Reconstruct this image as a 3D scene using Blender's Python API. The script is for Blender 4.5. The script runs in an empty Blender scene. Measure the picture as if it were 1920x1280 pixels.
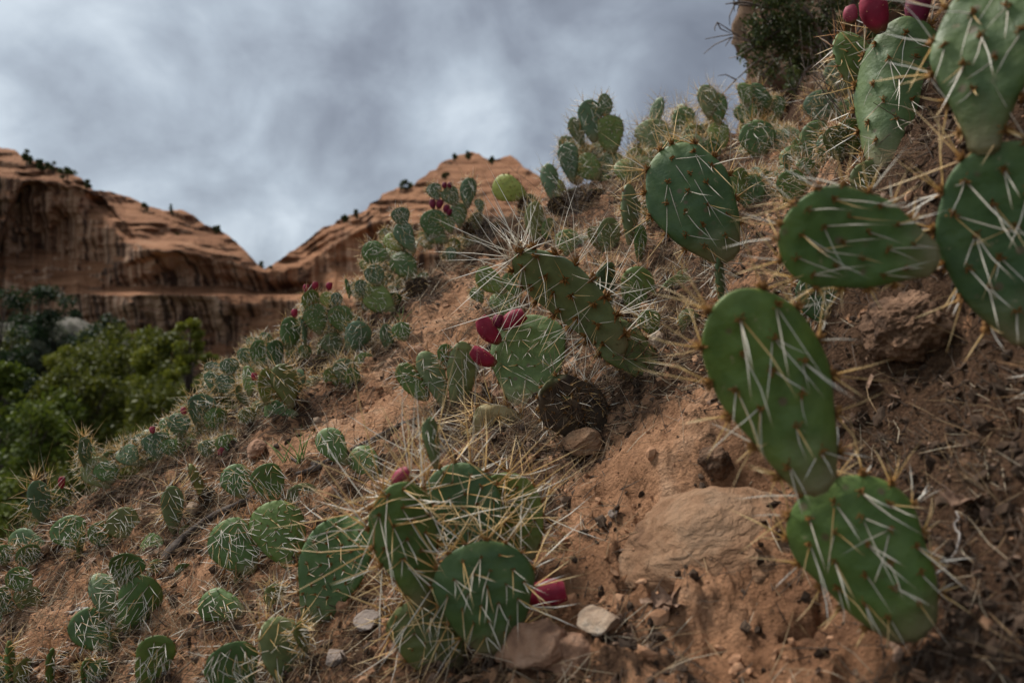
import bpy, math, random
import numpy as np
from mathutils import Matrix, Vector

scene = bpy.context.scene
COL = scene.collection
rad = math.radians

# ------------------------------------------------------------------ camera
LENS = 28.0
F = 1920 * LENS / 36.0            # photo pixels per unit tangent
cam_data = bpy.data.cameras.new('camera')
cam = bpy.data.objects.new('camera', cam_data)
COL.objects.link(cam)
cam_data.lens = LENS
cam_data.sensor_width = 36.0
cam_data.clip_start = 0.02
cam_data.clip_end = 9000.0
cam.location = (0, 0, 0)
cam.rotation_euler = (rad(90), 0, 0)
cam_data.dof.use_dof = True
cam_data.dof.focus_distance = 1.42
cam_data.dof.aperture_fstop = 4.5
scene.camera = cam

# ------------------------------------------------------------------ light
SUN_EL, SUN_AZ = 54.0, -52.0      # azimuth measured from +Y (view direction) towards +X
world = bpy.data.worlds.new('World')
scene.world = world
world.use_nodes = True


def build_world():
    nt = world.node_tree
    N, Lk = nt.nodes, nt.links
    N.clear()

    def new(t, **kw):
        n = N.new(t)
        for k, v in kw.items():
            setattr(n, k, v)
        return n

    def math_(op, a, b=None, c=None, clamp=False):
        n = new('ShaderNodeMath', operation=op, use_clamp=clamp)
        for i, v in enumerate((a, b, c)):
            if v is None:
                continue
            if isinstance(v, (int, float)):
                n.inputs[i].default_value = v
            else:
                Lk.new(v, n.inputs[i])
        return n.outputs[0]

    out = new('ShaderNodeOutputWorld')
    bg = new('ShaderNodeBackground')
    bg.inputs['Strength'].default_value = 0.36
    tc = new('ShaderNodeTexCoord')
    sep = new('ShaderNodeSeparateXYZ')
    Lk.new(tc.outputs['Generated'], sep.inputs[0])
    zc = math_('MAXIMUM', sep.outputs[2], 0.0)
    den = math_('ADD', zc, 0.75)
    cx = math_('DIVIDE', sep.outputs[0], den)
    cy = math_('DIVIDE', sep.outputs[1], den)
    comb = new('ShaderNodeCombineXYZ')
    Lk.new(cx, comb.inputs[0]); Lk.new(cy, comb.inputs[1])
    # big cloud banks
    n1 = new('ShaderNodeTexNoise')
    n1.inputs['Scale'].default_value = 1.9
    n1.inputs['Detail'].default_value = 9.0
    n1.inputs['Roughness'].default_value = 0.52
    n1.inputs['Distortion'].default_value = 0.35
    mp = new('ShaderNodeMapping')
    mp.inputs['Location'].default_value = (3.1, 7.7, 0.0)
    Lk.new(comb.outputs[0], mp.inputs[0]); Lk.new(mp.outputs[0], n1.inputs['Vector'])
    # finer billows
    n2 = new('ShaderNodeTexNoise')
    n2.inputs['Scale'].default_value = 6.5
    n2.inputs['Detail'].default_value = 8.0
    n2.inputs['Roughness'].default_value = 0.5
    n2.inputs['Distortion'].default_value = 0.5
    mp2 = new('ShaderNodeMapping')
    mp2.inputs['Location'].default_value = (-1.3, 2.2, 0.0)
    Lk.new(comb.outputs[0], mp2.inputs[0]); Lk.new(mp2.outputs[0], n2.inputs['Vector'])
    a = math_('MULTIPLY', n1.outputs[0], 1.18)
    b = math_('MULTIPLY', n2.outputs[0], 0.44)
    s = math_('ADD', a, b)
    # the veiled sun stands to the left: the cloud there is thinner and brighter
    gx = math_('MULTIPLY', sep.outputs[0], -0.30)
    s = math_('ADD', s, gx)
    gz = math_('MULTIPLY', zc, 0.04)
    s = math_('ADD', s, gz)
    s = math_('ADD', s, -0.262)
    ramp = new('ShaderNodeValToRGB')
    el = ramp.color_ramp.elements
    el[0].position = 0.30; el[0].color = (0.120, 0.135, 0.172, 1)
    el[1].position = 0.76; el[1].color = (0.70, 0.78, 0.85, 1)
    e = el.new(0.46); e.color = (0.245, 0.278, 0.335, 1)
    e = el.new(0.58); e.color = (0.40, 0.46, 0.53, 1)
    Lk.new(s, ramp.inputs[0])
    sky = new('ShaderNodeTexSky')
    sky.sky_type = 'NISHITA'
    sky.sun_disc = False
    sky.sun_elevation = rad(SUN_EL)
    sky.sun_rotation = rad(SUN_AZ)
    sky.air_density = 1.0
    sky.dust_density = 2.0
    sc = new('ShaderNodeVectorMath', operation='SCALE')
    sc.inputs['Scale'].default_value = 0.06
    Lk.new(sky.outputs[0], sc.inputs[0])
    mix = new('ShaderNodeMix', data_type='RGBA')
    mix.inputs[0].default_value = 0.90
    Lk.new(sc.outputs[0], mix.inputs[6]); Lk.new(ramp.outputs[0], mix.inputs[7])
    Lk.new(mix.outputs[2], bg.inputs['Color'])
    Lk.new(bg.outputs[0], out.inputs[0])


build_world()

sun_data = bpy.data.lights.new('sun', 'SUN')
sun = bpy.data.objects.new('sun', sun_data)
COL.objects.link(sun)
sun_data.energy = 1.5
sun_data.angle = rad(11)
sun_data.color = (1.0, 0.955, 0.89)
_d = Vector((math.sin(rad(SUN_AZ)) * math.cos(rad(SUN_EL)), math.cos(rad(SUN_AZ)) * math.cos(rad(SUN_EL)), math.sin(rad(SUN_EL))))
sun.rotation_euler = _d.to_track_quat('Z', 'Y').to_euler()

vs = scene.view_settings
vs.view_transform = 'Standard'
vs.look = 'None'
vs.exposure = 1.75
vs.gamma = 1.0
vs.use_curve_mapping = False

# ------------------------------------------------------------------ maths helpers
rng = np.random.default_rng(11)
random.seed(4)


def U(px, py, d):
    """photo pixel + distance along the view axis -> a point of the place"""
    return Vector(((px - 960) / F * d, d, (640 - py) / F * d))


def _hash(ix, iy, iz, seed):
    h = (ix.astype(np.int64) * 374761393 + iy.astype(np.int64) * 668265263 + iz.astype(np.int64) * 2147483647 + seed * 974711) & 0xFFFFFFFF
    h = ((h ^ (h >> 13)) * 1274126177) & 0xFFFFFFFF
    h = ((h ^ (h >> 16)) * 2246822519) & 0xFFFFFFFF
    return ((h ^ (h >> 15)) & 0xFFFFFF) / float(0xFFFFFF)


def vnoise(x, y, z=None, seed=0):
    """value noise, -1..1"""
    x = np.asarray(x, float); y = np.asarray(y, float)
    if z is None:
        ix, iy = np.floor(x), np.floor(y)
        fx, fy = x - ix, y - iy
        fx = fx * fx * fx * (fx * (fx * 6 - 15) + 10); fy = fy * fy * fy * (fy * (fy * 6 - 15) + 10)
        o = np.zeros_like(ix)
        a = _hash(ix, iy, o, seed); b = _hash(ix + 1, iy, o, seed); c = _hash(ix, iy + 1, o, seed); d = _hash(ix + 1, iy + 1, o, seed)
        a = a + (b - a) * fx; c = c + (d - c) * fx
        return (a + (c - a) * fy) * 2 - 1
    z = np.asarray(z, float)
    ix, iy, iz = np.floor(x), np.floor(y), np.floor(z)
    fx, fy, fz = x - ix, y - iy, z - iz
    fx = fx * fx * fx * (fx * (fx * 6 - 15) + 10)
    fy = fy * fy * fy * (fy * (fy * 6 - 15) + 10)
    fz = fz * fz * fz * (fz * (fz * 6 - 15) + 10)
    r = 0
    for dx in (0, 1):
        for dy in (0, 1):
            for dz in (0, 1):
                w = (fx if dx else 1 - fx) * (fy if dy else 1 - fy) * (fz if dz else 1 - fz)
                r = r + w * _hash(ix + dx, iy + dy, iz + dz, seed)
    return r * 2 - 1


def fbm(x, y, z=None, oct=4, lac=2.03, gain=0.5, seed=0):
    r = 0; a = 1.0; s = 0; f = 1.0
    for o in range(oct):
        r = r + a * vnoise(np.asarray(x) * f + 17.3 * o, np.asarray(y) * f - 9.1 * o, None if z is None else np.asarray(z) * f + 4.7 * o, seed + o)
        s += a; a *= gain; f *= lac
    return r / s


def smooth(e0, e1, x):
    t = np.clip((np.asarray(x, float) - e0) / (e1 - e0), 0, 1)
    return t * t * (3 - 2 * t)


# ------------------------------------------------------------------ mesh helpers
def mesh_tris(name, verts, tris, mats=(), mat_idx=None, smooth_=True, attrs=None):
    me = bpy.data.meshes.new(name)
    verts = np.asarray(verts, np.float32); tris = np.asarray(tris, np.int32)
    me.vertices.add(len(verts)); me.vertices.foreach_set('co', verts.ravel())
    k = tris.shape[1]
    me.loops.add(tris.size); me.loops.foreach_set('vertex_index', tris.ravel())
    me.polygons.add(len(tris))
    me.polygons.foreach_set('loop_start', np.arange(0, tris.size, k, dtype=np.int32))
    try:
        me.polygons.foreach_set('loop_total', np.full(len(tris), k, dtype=np.int32))
    except Exception:
        pass
    for m in mats:
        me.materials.append(m)
    if mat_idx is not None:
        me.polygons.foreach_set('material_index', np.asarray(mat_idx, np.int32))
    me.polygons.foreach_set('use_smooth', np.full(len(tris), bool(smooth_)))
    for an, av in (attrs or {}).items():
        at = me.attributes.new(an, 'FLOAT', 'POINT')
        at.data.foreach_set('value', np.asarray(av, np.float32))
    me.update(calc_edges=True)
    return me


def link(name, me, parent=None, mw=None, label=None, cat=None, group=None, kind=None):
    o = bpy.data.objects.new(name, me)
    COL.objects.link(o)
    if parent is not None:
        o.parent = parent
    if mw is not None:
        o.matrix_basis = mw
    if label: o['label'] = label
    if cat: o['category'] = cat
    if group: o['group'] = group
    if kind: o['kind'] = kind
    return o


def empty(name, loc, label, cat, group=None):
    return link(name, None, None, Matrix.Translation(loc), label, cat, group)


class Soup:
    """collects triangles with a material slot and a 't' attribute"""
    def __init__(s):
        s.v = []; s.f = []; s.m = []; s.t = []; s.n = 0

    def add(s, v, f, m=0, t=None):
        v = np.asarray(v, float).reshape(-1, 3); f = np.asarray(f, int).reshape(-1, 3)
        s.v.append(v); s.f.append(f + s.n); s.m.append(np.full(len(f), m))
        s.t.append(np.zeros(len(v)) if t is None else np.asarray(t, float)); s.n += len(v)

    def mesh(s, name, mats, smooth_=True):
        return mesh_tris(name, np.concatenate(s.v), np.concatenate(s.f), mats, np.concatenate(s.m), smooth_, {'t': np.concatenate(s.t)})


def unit(a):
    a = np.asarray(a, float)
    return a / np.maximum(np.linalg.norm(a, axis=-1, keepdims=True), 1e-9)


def spikes(p, d, ln, r, bend=None, tip=0.04):
    """many tapered three-sided spines: base ring, middle ring, tip; returns verts, tris, t"""
    p = np.asarray(p, float); d = unit(d); n = len(p)
    ln = np.broadcast_to(np.asarray(ln, float), (n,)); r = np.broadcast_to(np.asarray(r, float), (n,))
    ref = np.where(np.abs(d[:, 2:3]) < 0.9, np.array([[0, 0, 1.0]]), np.array([[1.0, 0, 0]]))
    s = unit(np.cross(d, ref)); q = np.cross(d, s)
    if bend is None:
        bend = np.zeros((n, 3))
    mid = p + d * (ln * 0.5)[:, None] + bend * 0.3 * ln[:, None]
    end = p + d * ln[:, None] + bend * ln[:, None]
    V = np.zeros((n, 9, 3)); T = np.zeros((n, 9))
    for k in range(3):
        a = 2 * math.pi * k / 3
        o = (math.cos(a) * s + math.sin(a) * q)
        V[:, k] = p + o * r[:, None]
        V[:, 3 + k] = mid + o * (r * 0.80)[:, None]; T[:, 3 + k] = 0.5
        V[:, 6 + k] = end + o * (r * tip)[:, None]; T[:, 6 + k] = 1.0
    tri = []
    for k in range(3):
        j = (k + 1) % 3
        tri += [(k, j, 3 + j), (k, 3 + j, 3 + k), (3 + k, 3 + j, 6 + j), (3 + k, 6 + j, 6 + k)]
    tri = np.array(tri)
    Fc = (tri[None] + (np.arange(n) * 9)[:, None, None]).reshape(-1, 3)
    return V.reshape(-1, 3), Fc, T.reshape(-1)


def tube(pts, radii, sides=7, rough=0.0, seed=0):
    pts = np.asarray(pts, float); radii = np.asarray(radii, float); n = len(pts)
    tg = unit(np.gradient(pts, axis=0))
    ref = np.array([0.13, 0.21, 0.97])
    s = unit(np.cross(tg, ref)); q = np.cross(tg, s)
    V = []
    for k in range(sides):
        a = 2 * math.pi * k / sides
        rr = radii * (1 + rough * vnoise(np.arange(n) * 0.9 + seed, np.full(n, k * 1.7), seed=seed))
        V.append(pts + (math.cos(a) * s + math.sin(a) * q) * rr[:, None])
    V = np.stack(V, 1).reshape(-1, 3)
    Fc = []
    for i in range(n - 1):
        for k in range(sides):
            j = (k + 1) % sides
            A, B, C, D = i * sides + k, i * sides + j, (i + 1) * sides + j, (i + 1) * sides + k
            Fc += [(A, B, C), (A, C, D)]
    base = len(V)
    V = np.vstack([V, pts[:1], pts[-1:]])
    for k in range(sides):
        j = (k + 1) % sides
        Fc += [(base, j, k), (base + 1, (n - 1) * sides + k, (n - 1) * sides + j)]
    return V, np.array(Fc), np.concatenate([np.repeat(np.linspace(0, 1, n), sides), [0, 1]])


def spline(pts, n):
    """Catmull-Rom through a few points"""
    P = np.asarray(pts, float)
    P = np.vstack([2 * P[0] - P[1], P, 2 * P[-1] - P[-2]])
    out = []
    for u in np.linspace(0, len(P) - 3 - 1e-6, n):
        i = int(u); t = u - i
        a, b, c, d = P[i:i + 4]
        out.append(0.5 * ((2 * b) + (c - a) * t + (2 * a - 5 * b + 4 * c - d) * t * t + (3 * b - a - 3 * c + d) * t ** 3))
    return np.array(out)


_ICO = {}


def ico(sub):
    if sub not in _ICO:
        import bmesh
        bm = bmesh.new(); bmesh.ops.create_icosphere(bm, subdivisions=sub, radius=1.0)
        bm.verts.ensure_lookup_table()
        v = np.array([x.co[:] for x in bm.verts]); f = np.array([[q.index for q in x.verts] for x in bm.faces]); bm.free()
        _ICO[sub] = (v, f)
    return _ICO[sub]


# ------------------------------------------------------------------ materials
class NT:
    def __init__(s, name):
        s.m = bpy.data.materials.new(name); s.m.use_nodes = True
        s.t = s.m.node_tree; s.N = s.t.nodes; s.L = s.t.links
        s.b = s.N['Principled BSDF']

    def new(s, t, **kw):
        n = s.N.new(t)
        for k, v in kw.items():
            setattr(n, k, v)
        return n

    def put(s, sock, v):
        if isinstance(v, (int, float)):
            sock.default_value = v
        elif isinstance(v, tuple):
            sock.default_value = (*v, 1.0) if len(v) == 3 and sock.type == 'RGBA' else v
        else:
            s.L.new(v, sock)

    def math(s, op, a, b=0.0, clamp=False):
        n = s.new('ShaderNodeMath', operation=op, use_clamp=clamp)
        s.put(n.inputs[0], a); s.put(n.inputs[1], b)
        return n.outputs[0]

    def mix(s, f, a, b, mode='MIX'):
        n = s.new('ShaderNodeMix', data_type='RGBA', blend_type=mode)
        s.put(n.inputs[0], f); s.put(n.inputs[6], a); s.put(n.inputs[7], b)
        return n.outputs[2]

    def noise(s, scale, detail=5, rough=0.55, dist=0.0, vec=None, stretch=None):
        n = s.new('ShaderNodeTexNoise')
        n.inputs['Scale'].default_value = scale; n.inputs['Detail'].default_value = detail
        n.inputs['Roughness'].default_value = rough; n.inputs['Distortion'].default_value = dist
        if vec is None:
            vec = s.coord('Object')
        if stretch:
            mp = s.new('ShaderNodeMapping'); mp.inputs['Scale'].default_value = stretch
            s.L.new(vec, mp.inputs[0]); vec = mp.outputs[0]
        s.L.new(vec, n.inputs['Vector'])
        return n.outputs[0]

    def coord(s, k):
        return s.new('ShaderNodeTexCoord').outputs[k]

    def ramp(s, f, stops):
        n = s.new('ShaderNodeValToRGB'); el = n.color_ramp.elements
        while len(el) < len(stops):
            el.new(0.5)
        for e, (p, c) in zip(el, stops):
            e.position = p; e.color = (*c, 1) if len(c) == 3 else c
        s.put(n.inputs[0], f)
        return n.outputs[0]

    def rng(s, f, a, b, c=0.0, d=1.0):
        n = s.new('ShaderNodeMapRange'); n.interpolation_type = 'SMOOTHSTEP'
        s.put(n.inputs[0], f)
        for i, v in enumerate((a, b, c, d)):
            n.inputs[i + 1].default_value = v
        return n.outputs[0]

    def attr(s, name):
        n = s.new('ShaderNodeAttribute'); n.attribute_name = name
        return n.outputs['Fac']

    def island(s):
        return s.new('ShaderNodeNewGeometry').outputs['Random Per Island']

    def objrand(s):
        return s.new('ShaderNodeObjectInfo').outputs['Random']

    def bump(s, h, dist, strength=1.0):
        n = s.new('ShaderNodeBump'); n.inputs['Distance'].default_value = dist; n.inputs['Strength'].default_value = strength
        s.put(n.inputs['Height'], h); s.L.new(n.outputs[0], s.b.inputs['Normal'])

    def fin(s, col, rough=0.8, spec=0.3):
        s.put(s.b.inputs['Base Color'], col); s.put(s.b.inputs['Roughness'], rough)
        s.b.inputs['Specular IOR Level'].default_value = spec
        return s.m


def mat_pad(name, c_lo, c_hi, base=(0.16, 0.13, 0.06), bloom=(0.105, 0.145, 0.085), bloom_f=0.28, rough=0.52, scab=0.6):
    k = NT(name)
    n = k.noise(26, 6, 0.6)
    col = k.mix(k.rng(n, 0.32, 0.68), c_lo, c_hi)
    # whitish wax bloom in soft patches
    col = k.mix(k.math('MULTIPLY', k.rng(k.noise(11, 3, 0.5), 0.42, 0.72), bloom_f), col, bloom)
    # per-pad shade
    col = k.mix(0.7, col, k.ramp(k.objrand(), [(0.0, (0.58, 0.66, 0.66)), (0.35, (0.95, 1, 0.95)), (0.7, (1.1, 1.05, 0.9)), (1.0, (1.5, 1.22, 0.85))]), 'MULTIPLY')
    # corky old base, dusty scabs
    sep = k.new('ShaderNodeSeparateXYZ'); k.L.new(k.coord('Generated'), sep.inputs[0])
    low = k.math('ADD', sep.outputs[2], k.math('MULTIPLY', k.noise(30, 5, 0.65), 0.35))
    col = k.mix(k.math('MULTIPLY', k.rng(low, 0.50, 0.16), 0.85), col, base)
    spots = k.rng(k.noise(75, 4, 0.7), 0.64, 0.74)
    col = k.mix(k.math('MULTIPLY', spots, scab), col, (0.30, 0.22, 0.13))
    # punctures and corky scars, a few per pad
    vor = k.new('ShaderNodeTexVoronoi'); vor.inputs['Scale'].default_value = 48
    wob = k.new('ShaderNodeVectorMath', operation='ADD'); k.L.new(k.coord('Object'), wob.inputs[0]); k.put(wob.inputs[1], k.new('ShaderNodeCombineXYZ').outputs[0])
    k.L.new(wob.outputs[0], vor.inputs['Vector'])
    seed = k.new('ShaderNodeSeparateColor'); k.L.new(vor.outputs['Color'], seed.inputs[0])
    hole = k.math('MULTIPLY', k.rng(vor.outputs['Distance'], 0.26, 0.12), k.rng(seed.outputs[0], 0.80, 0.84))
    col = k.mix(k.math('MULTIPLY', hole, 0.8), col, (0.11, 0.075, 0.04))
    patch = k.rng(k.noise(9, 5, 0.6, 0.5), 0.60, 0.70)
    col = k.mix(k.math('MULTIPLY', patch, 0.45), col, (0.15, 0.135, 0.05))
    # yellowed young rim at the top
    col = k.mix(k.math('MULTIPLY', k.rng(low, 1.05, 1.22), 0.4), col, (0.17, 0.22, 0.06))
    wr = k.noise(34, 4, 0.5, 0.3, k.coord('Object'), (1.0, 1.0, 4.5))
    k.bump(k.math('ADD', k.math('MULTIPLY', k.noise(160, 5, 0.6), 0.7), k.math('ADD', k.math('MULTIPLY', k.noise(30, 3, 0.5), 1.8), k.math('MULTIPLY', wr, 0.25))), 0.0022, 0.6)
    return k.fin(col, k.rng(k.noise(40, 4, 0.6), 0.3, 0.7, rough - 0.08, rough + 0.15), 0.38)


def mat_spine(name, base, mid, tip, rough=0.5):
    k = NT(name)
    t = k.attr('t'); r = k.island()
    col = k.ramp(t, [(0.0, base), (0.16, mid), (0.75, tip), (1.0, (tip[0] * .7, tip[1] * .55, tip[2] * .4))])
    col = k.mix(0.6, col, k.ramp(r, [(0.0, (0.55, 0.48, 0.40)), (0.5, (1, 0.95, 0.88)), (1.0, (1.1, 1.1, 1.1))]), 'MULTIPLY')
    return k.fin(col, rough, 0.35)


def mat_simple(name, stops, scale=20, rough=0.85, bump=None, island=0.0, spec=0.25, stretch=None):
    k = NT(name)
    col = k.ramp(k.noise(scale, 6, 0.6, 0.4, None, stretch), stops)
    if island:
        col = k.mix(island, col, k.ramp(k.island(), [(0.0, (0.35, 0.33, 0.30)), (0.5, (0.95, 0.95, 0.95)), (1.0, (1.15, 1.12, 1.08))]), 'MULTIPLY')
    if bump:
        k.bump(k.noise(bump[0], 6, 0.62, 0.0, None, stretch), bump[1], 0.8)
    return k.fin(col, rough, spec)


PADM = {
    'g': mat_pad('pad_green', (0.050, 0.097, 0.018), (0.087, 0.147, 0.029)),
    'd': mat_pad('pad_dark_green', (0.033, 0.072, 0.019), (0.058, 0.106, 0.027), bloom_f=0.2),
    'b': mat_pad('pad_blue_green', (0.057, 0.099, 0.041), (0.098, 0.151, 0.063), bloom=(0.13, 0.19, 0.155), bloom_f=0.4),
    'l': mat_pad('pad_light_green', (0.086, 0.130, 0.028), (0.139, 0.187, 0.042)),
    'o': mat_pad('pad_olive', (0.063, 0.074, 0.014), (0.108, 0.116, 0.025), bloom_f=0.15),
    'y': mat_pad('pad_yellow_green', (0.189, 0.213, 0.029), (0.302, 0.311, 0.056), base=(0.17, 0.17, 0.05), scab=0.25),
    'w': mat_pad('pad_grey_green', (0.098, 0.122, 0.046), (0.157, 0.183, 0.071), bloom_f=0.4, scab=0.8),
    'k': mat_pad('pad_dead_brown', (0.024, 0.013, 0.007), (0.062, 0.036, 0.018), base=(0.02, 0.013, 0.008), bloom=(0.07, 0.05, 0.03), bloom_f=0.2, scab=0.6, rough=0.85),
    't': mat_pad('pad_dead_tan', (0.19, 0.135, 0.062), (0.31, 0.235, 0.12), base=(0.15, 0.11, 0.06), bloom=(0.22, 0.20, 0.10), scab=0.9, rough=0.8),
}
SPINE_WHITE = mat_spine('spine_white', (0.16, 0.075, 0.025), (0.72, 0.66, 0.54), (0.82, 0.79, 0.71))
SPINE_STRAW = mat_spine('spine_straw', (0.22, 0.08, 0.015), (0.60, 0.36, 0.11), (0.74, 0.56, 0.30))
SPINE_RUST = mat_spine('spine_rust', (0.11, 0.035, 0.012), (0.42, 0.18, 0.06), (0.56, 0.34, 0.17))
GLOCHID = mat_spine('glochid_brown', (0.022, 0.009, 0.003), (0.105, 0.042, 0.010), (0.26, 0.125, 0.028), 0.8)


def mat_fruit(name, lo, hi):
    k = NT(name)
    col = k.mix(k.rng(k.noise(45, 5, 0.6), 0.35, 0.7), lo, hi)
    sep = k.new('ShaderNodeSeparateXYZ'); k.L.new(k.coord('Generated'), sep.inputs[0])
    zz = k.math('ADD', sep.outputs[2], k.math('MULTIPLY', k.math('SUBTRACT', k.noise(60, 4, 0.6), 0.5), 0.25))
    col = k.mix(k.math('MULTIPLY', k.rng(zz, 0.22, 0.02), 0.6), col, (0.10, 0.09, 0.025))
    col = k.mix(k.math('MULTIPLY', k.rng(k.noise(28, 4, 0.55, 0.4), 0.45, 0.7), 0.35), col, (0.21, 0.07, 0.095))
    col = k.mix(k.math('MULTIPLY', k.rng(sep.outputs[2], 0.965, 0.995), 0.85), col, (0.22, 0.10, 0.05))
    col = k.mix(k.math('MULTIPLY', k.rng(k.noise(190, 4, 0.7), 0.63, 0.74), 0.55), col, (0.42, 0.22, 0.16))
    k.bump(k.noise(120, 4, 0.6), 0.001, 0.5)
    return k.fin(col, 0.62, 0.22)


FRUIT = mat_fruit('fruit_crimson', (0.185, 0.009, 0.026), (0.285, 0.016, 0.042))
FRUIT_DARK = mat_fruit('fruit_maroon', (0.100, 0.008, 0.026), (0.170, 0.012, 0.040))
FRUIT_PINK = mat_fruit('fruit_pink', (0.24, 0.03, 0.055), (0.34, 0.06, 0.085))


def mat_ground():
    k = NT('sandy_soil')
    c = k.coord('Object')
    n = k.noise(5.0, 9, 0.62, 0.4, c)
    col = k.ramp(n, [(0.30, (0.150, 0.074, 0.040)), (0.43, (0.275, 0.138, 0.072)), (0.56, (0.415, 0.222, 0.122)), (0.68, (0.520, 0.325, 0.205))])
    fine = k.noise(120, 6, 0.7, 0, c)
    col = k.mix(0.75, col, k.ramp(fine, [(0.28, (0.50, 0.46, 0.42)), (0.5, (1, 1, 1)), (0.75, (1.22, 1.2, 1.16))]), 'MULTIPLY')
    # leaf mould and rotted cactus matter round the plants, plus shade painted into the soil
    hum_shade = k.attr('humus_shade')
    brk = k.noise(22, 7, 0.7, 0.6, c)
    f = k.rng(k.math('ADD', hum_shade, k.math('MULTIPLY', k.math('SUBTRACT', brk, 0.5), 2.4)), 0.34, 0.60)
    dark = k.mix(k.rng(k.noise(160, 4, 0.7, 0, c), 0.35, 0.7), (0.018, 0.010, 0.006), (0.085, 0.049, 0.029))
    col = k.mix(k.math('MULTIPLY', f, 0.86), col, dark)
    # dark crust specks
    sp = k.rng(k.noise(40, 6, 0.74, 0.6, c), 0.56, 0.68)
    col = k.mix(k.math('MULTIPLY', sp, 0.55), col, (0.10, 0.052, 0.028))
    h = k.math('ADD', k.math('MULTIPLY', k.noise(70, 7, 0.66, 0.3, c), 1.0), k.math('MULTIPLY', k.noise(260, 4, 0.6, 0, c), 0.35))
    k.bump(h, 0.020, 1.0)
    return k.fin(col, 0.95, 0.12)


GROUND = mat_ground()
ROCK_PINK = mat_simple('rock_pinkish', [(0.3, (0.12, 0.06, 0.038)), (0.5, (0.30, 0.165, 0.10)), (0.72, (0.38, 0.24, 0.16))], 24, 0.95, (60, 0.012))
ROCK_PALE = mat_simple('rock_pale', [(0.3, (0.13, 0.08, 0.05)), (0.47, (0.32, 0.23, 0.16)), (0.72, (0.46, 0.38, 0.30))], 22, 0.95, (60, 0.012))
ROCK_SLAB = mat_simple('rock_slab_tan', stretch=(1.0, 1.0, 6.0), stops=[(0.3, (0.10, 0.052, 0.028)), (0.45, (0.20, 0.108, 0.058)), (0.55, (0.245, 0.145, 0.084)), (0.72, (0.17, 0.115, 0.075))], scale=9, rough=0.95, bump=(26, 0.02))
LUMP = mat_simple('dark_bank_soil', [(0.3, (0.035, 0.020, 0.012)), (0.5, (0.13, 0.072, 0.042)), (0.72, (0.26, 0.15, 0.09))], 30, 0.97, (60, 0.02))
ROCK_GREY = mat_simple('rock_greyish', [(0.3, (0.13, 0.10, 0.08)), (0.5, (0.23, 0.18, 0.15)), (0.72, (0.32, 0.27, 0.23))], 20, 0.9, (80, 0.004))
SOIL_CLOD = mat_simple('soil_clod', [(0.3, (0.24, 0.120, 0.064)), (0.55, (0.37, 0.200, 0.112)), (0.75, (0.46, 0.28, 0.17))], 60, 0.95, (220, 0.002), 0.45)
HUMUS_BIT = mat_simple('humus_bit', [(0.3, (0.022, 0.013, 0.008)), (0.55, (0.060, 0.036, 0.022)), (0.75, (0.14, 0.095, 0.065))], 80, 0.95, None, 0.6)
STRAW = mat_spine('dry_straw', (0.10, 0.058, 0.030), (0.20, 0.125, 0.064), (0.29, 0.20, 0.11), 0.8)
STRAW_PALE = mat_spine('pale_straw', (0.20, 0.15, 0.10), (0.40, 0.32, 0.22), (0.52, 0.45, 0.34), 0.75)
STRAW_DARK = mat_spine('dark_twiglet', (0.030, 0.018, 0.012), (0.065, 0.042, 0.028), (0.11, 0.078, 0.055), 0.9)
WOOD = mat_simple('dead_wood', [(0.3, (0.030, 0.022, 0.018)), (0.55, (0.075, 0.056, 0.045)), (0.75, (0.17, 0.14, 0.12))], 55, 0.9, (110, 0.004))
WOOD_BROWN = mat_simple('brown_wood', [(0.3, (0.085, 0.045, 0.026)), (0.55, (0.17, 0.10, 0.06)), (0.75, (0.27, 0.18, 0.12))], 55, 0.9, (110, 0.004))
WOOD_GREY = mat_simple('weathered_wood', [(0.3, (0.15, 0.13, 0.12)), (0.55, (0.27, 0.24, 0.22)), (0.75, (0.40, 0.37, 0.34))], 55, 0.9, (110, 0.003))
LEAF_DRY = mat_simple('dry_leaf', [(0.3, (0.13, 0.072, 0.045)), (0.55, (0.22, 0.135, 0.09)), (0.75, (0.31, 0.21, 0.15))], 45, 0.8, (90, 0.002))
GRASS = mat_spine('grass_blade', (0.16, 0.17, 0.05), (0.085, 0.17, 0.03), (0.14, 0.22, 0.05), 0.6)
BARK = mat_simple('bark', [(0.3, (0.045, 0.032, 0.024)), (0.55, (0.10, 0.075, 0.058)), (0.75, (0.18, 0.145, 0.12))], 9, 0.95, (30, 0.03))
TWIG = mat_simple('shrub_twig', [(0.3, (0.06, 0.045, 0.036)), (0.55, (0.14, 0.11, 0.09)), (0.75, (0.23, 0.19, 0.16))], 60, 0.95)
FLOWER = mat_simple('yellow_flower', [(0.3, (0.42, 0.32, 0.03)), (0.7, (0.62, 0.50, 0.06))], 60, 0.7)


def mat_leaf(name, lo, hi):
    k = NT(name)
    r = k.island()
    col = k.mix(r, lo, hi)
    col = k.mix(0.5, col, k.ramp(k.noise(0.9, 3, 0.5), [(0.3, (0.55, 0.6, 0.6)), (0.7, (1.25, 1.2, 1.0))]), 'MULTIPLY')
    tr = k.new('ShaderNodeBsdfTranslucent'); k.put(tr.inputs[0], col)
    k.fin(col, 0.6, 0.25)
    mx = k.new('ShaderNodeMixShader'); mx.inputs[0].default_value = 0.3
    k.L.new(k.b.outputs[0], mx.inputs[1]); k.L.new(tr.outputs[0], mx.inputs[2])
    k.L.new(mx.outputs[0], k.N['Material Output'].inputs[0])
    return k.m


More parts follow.
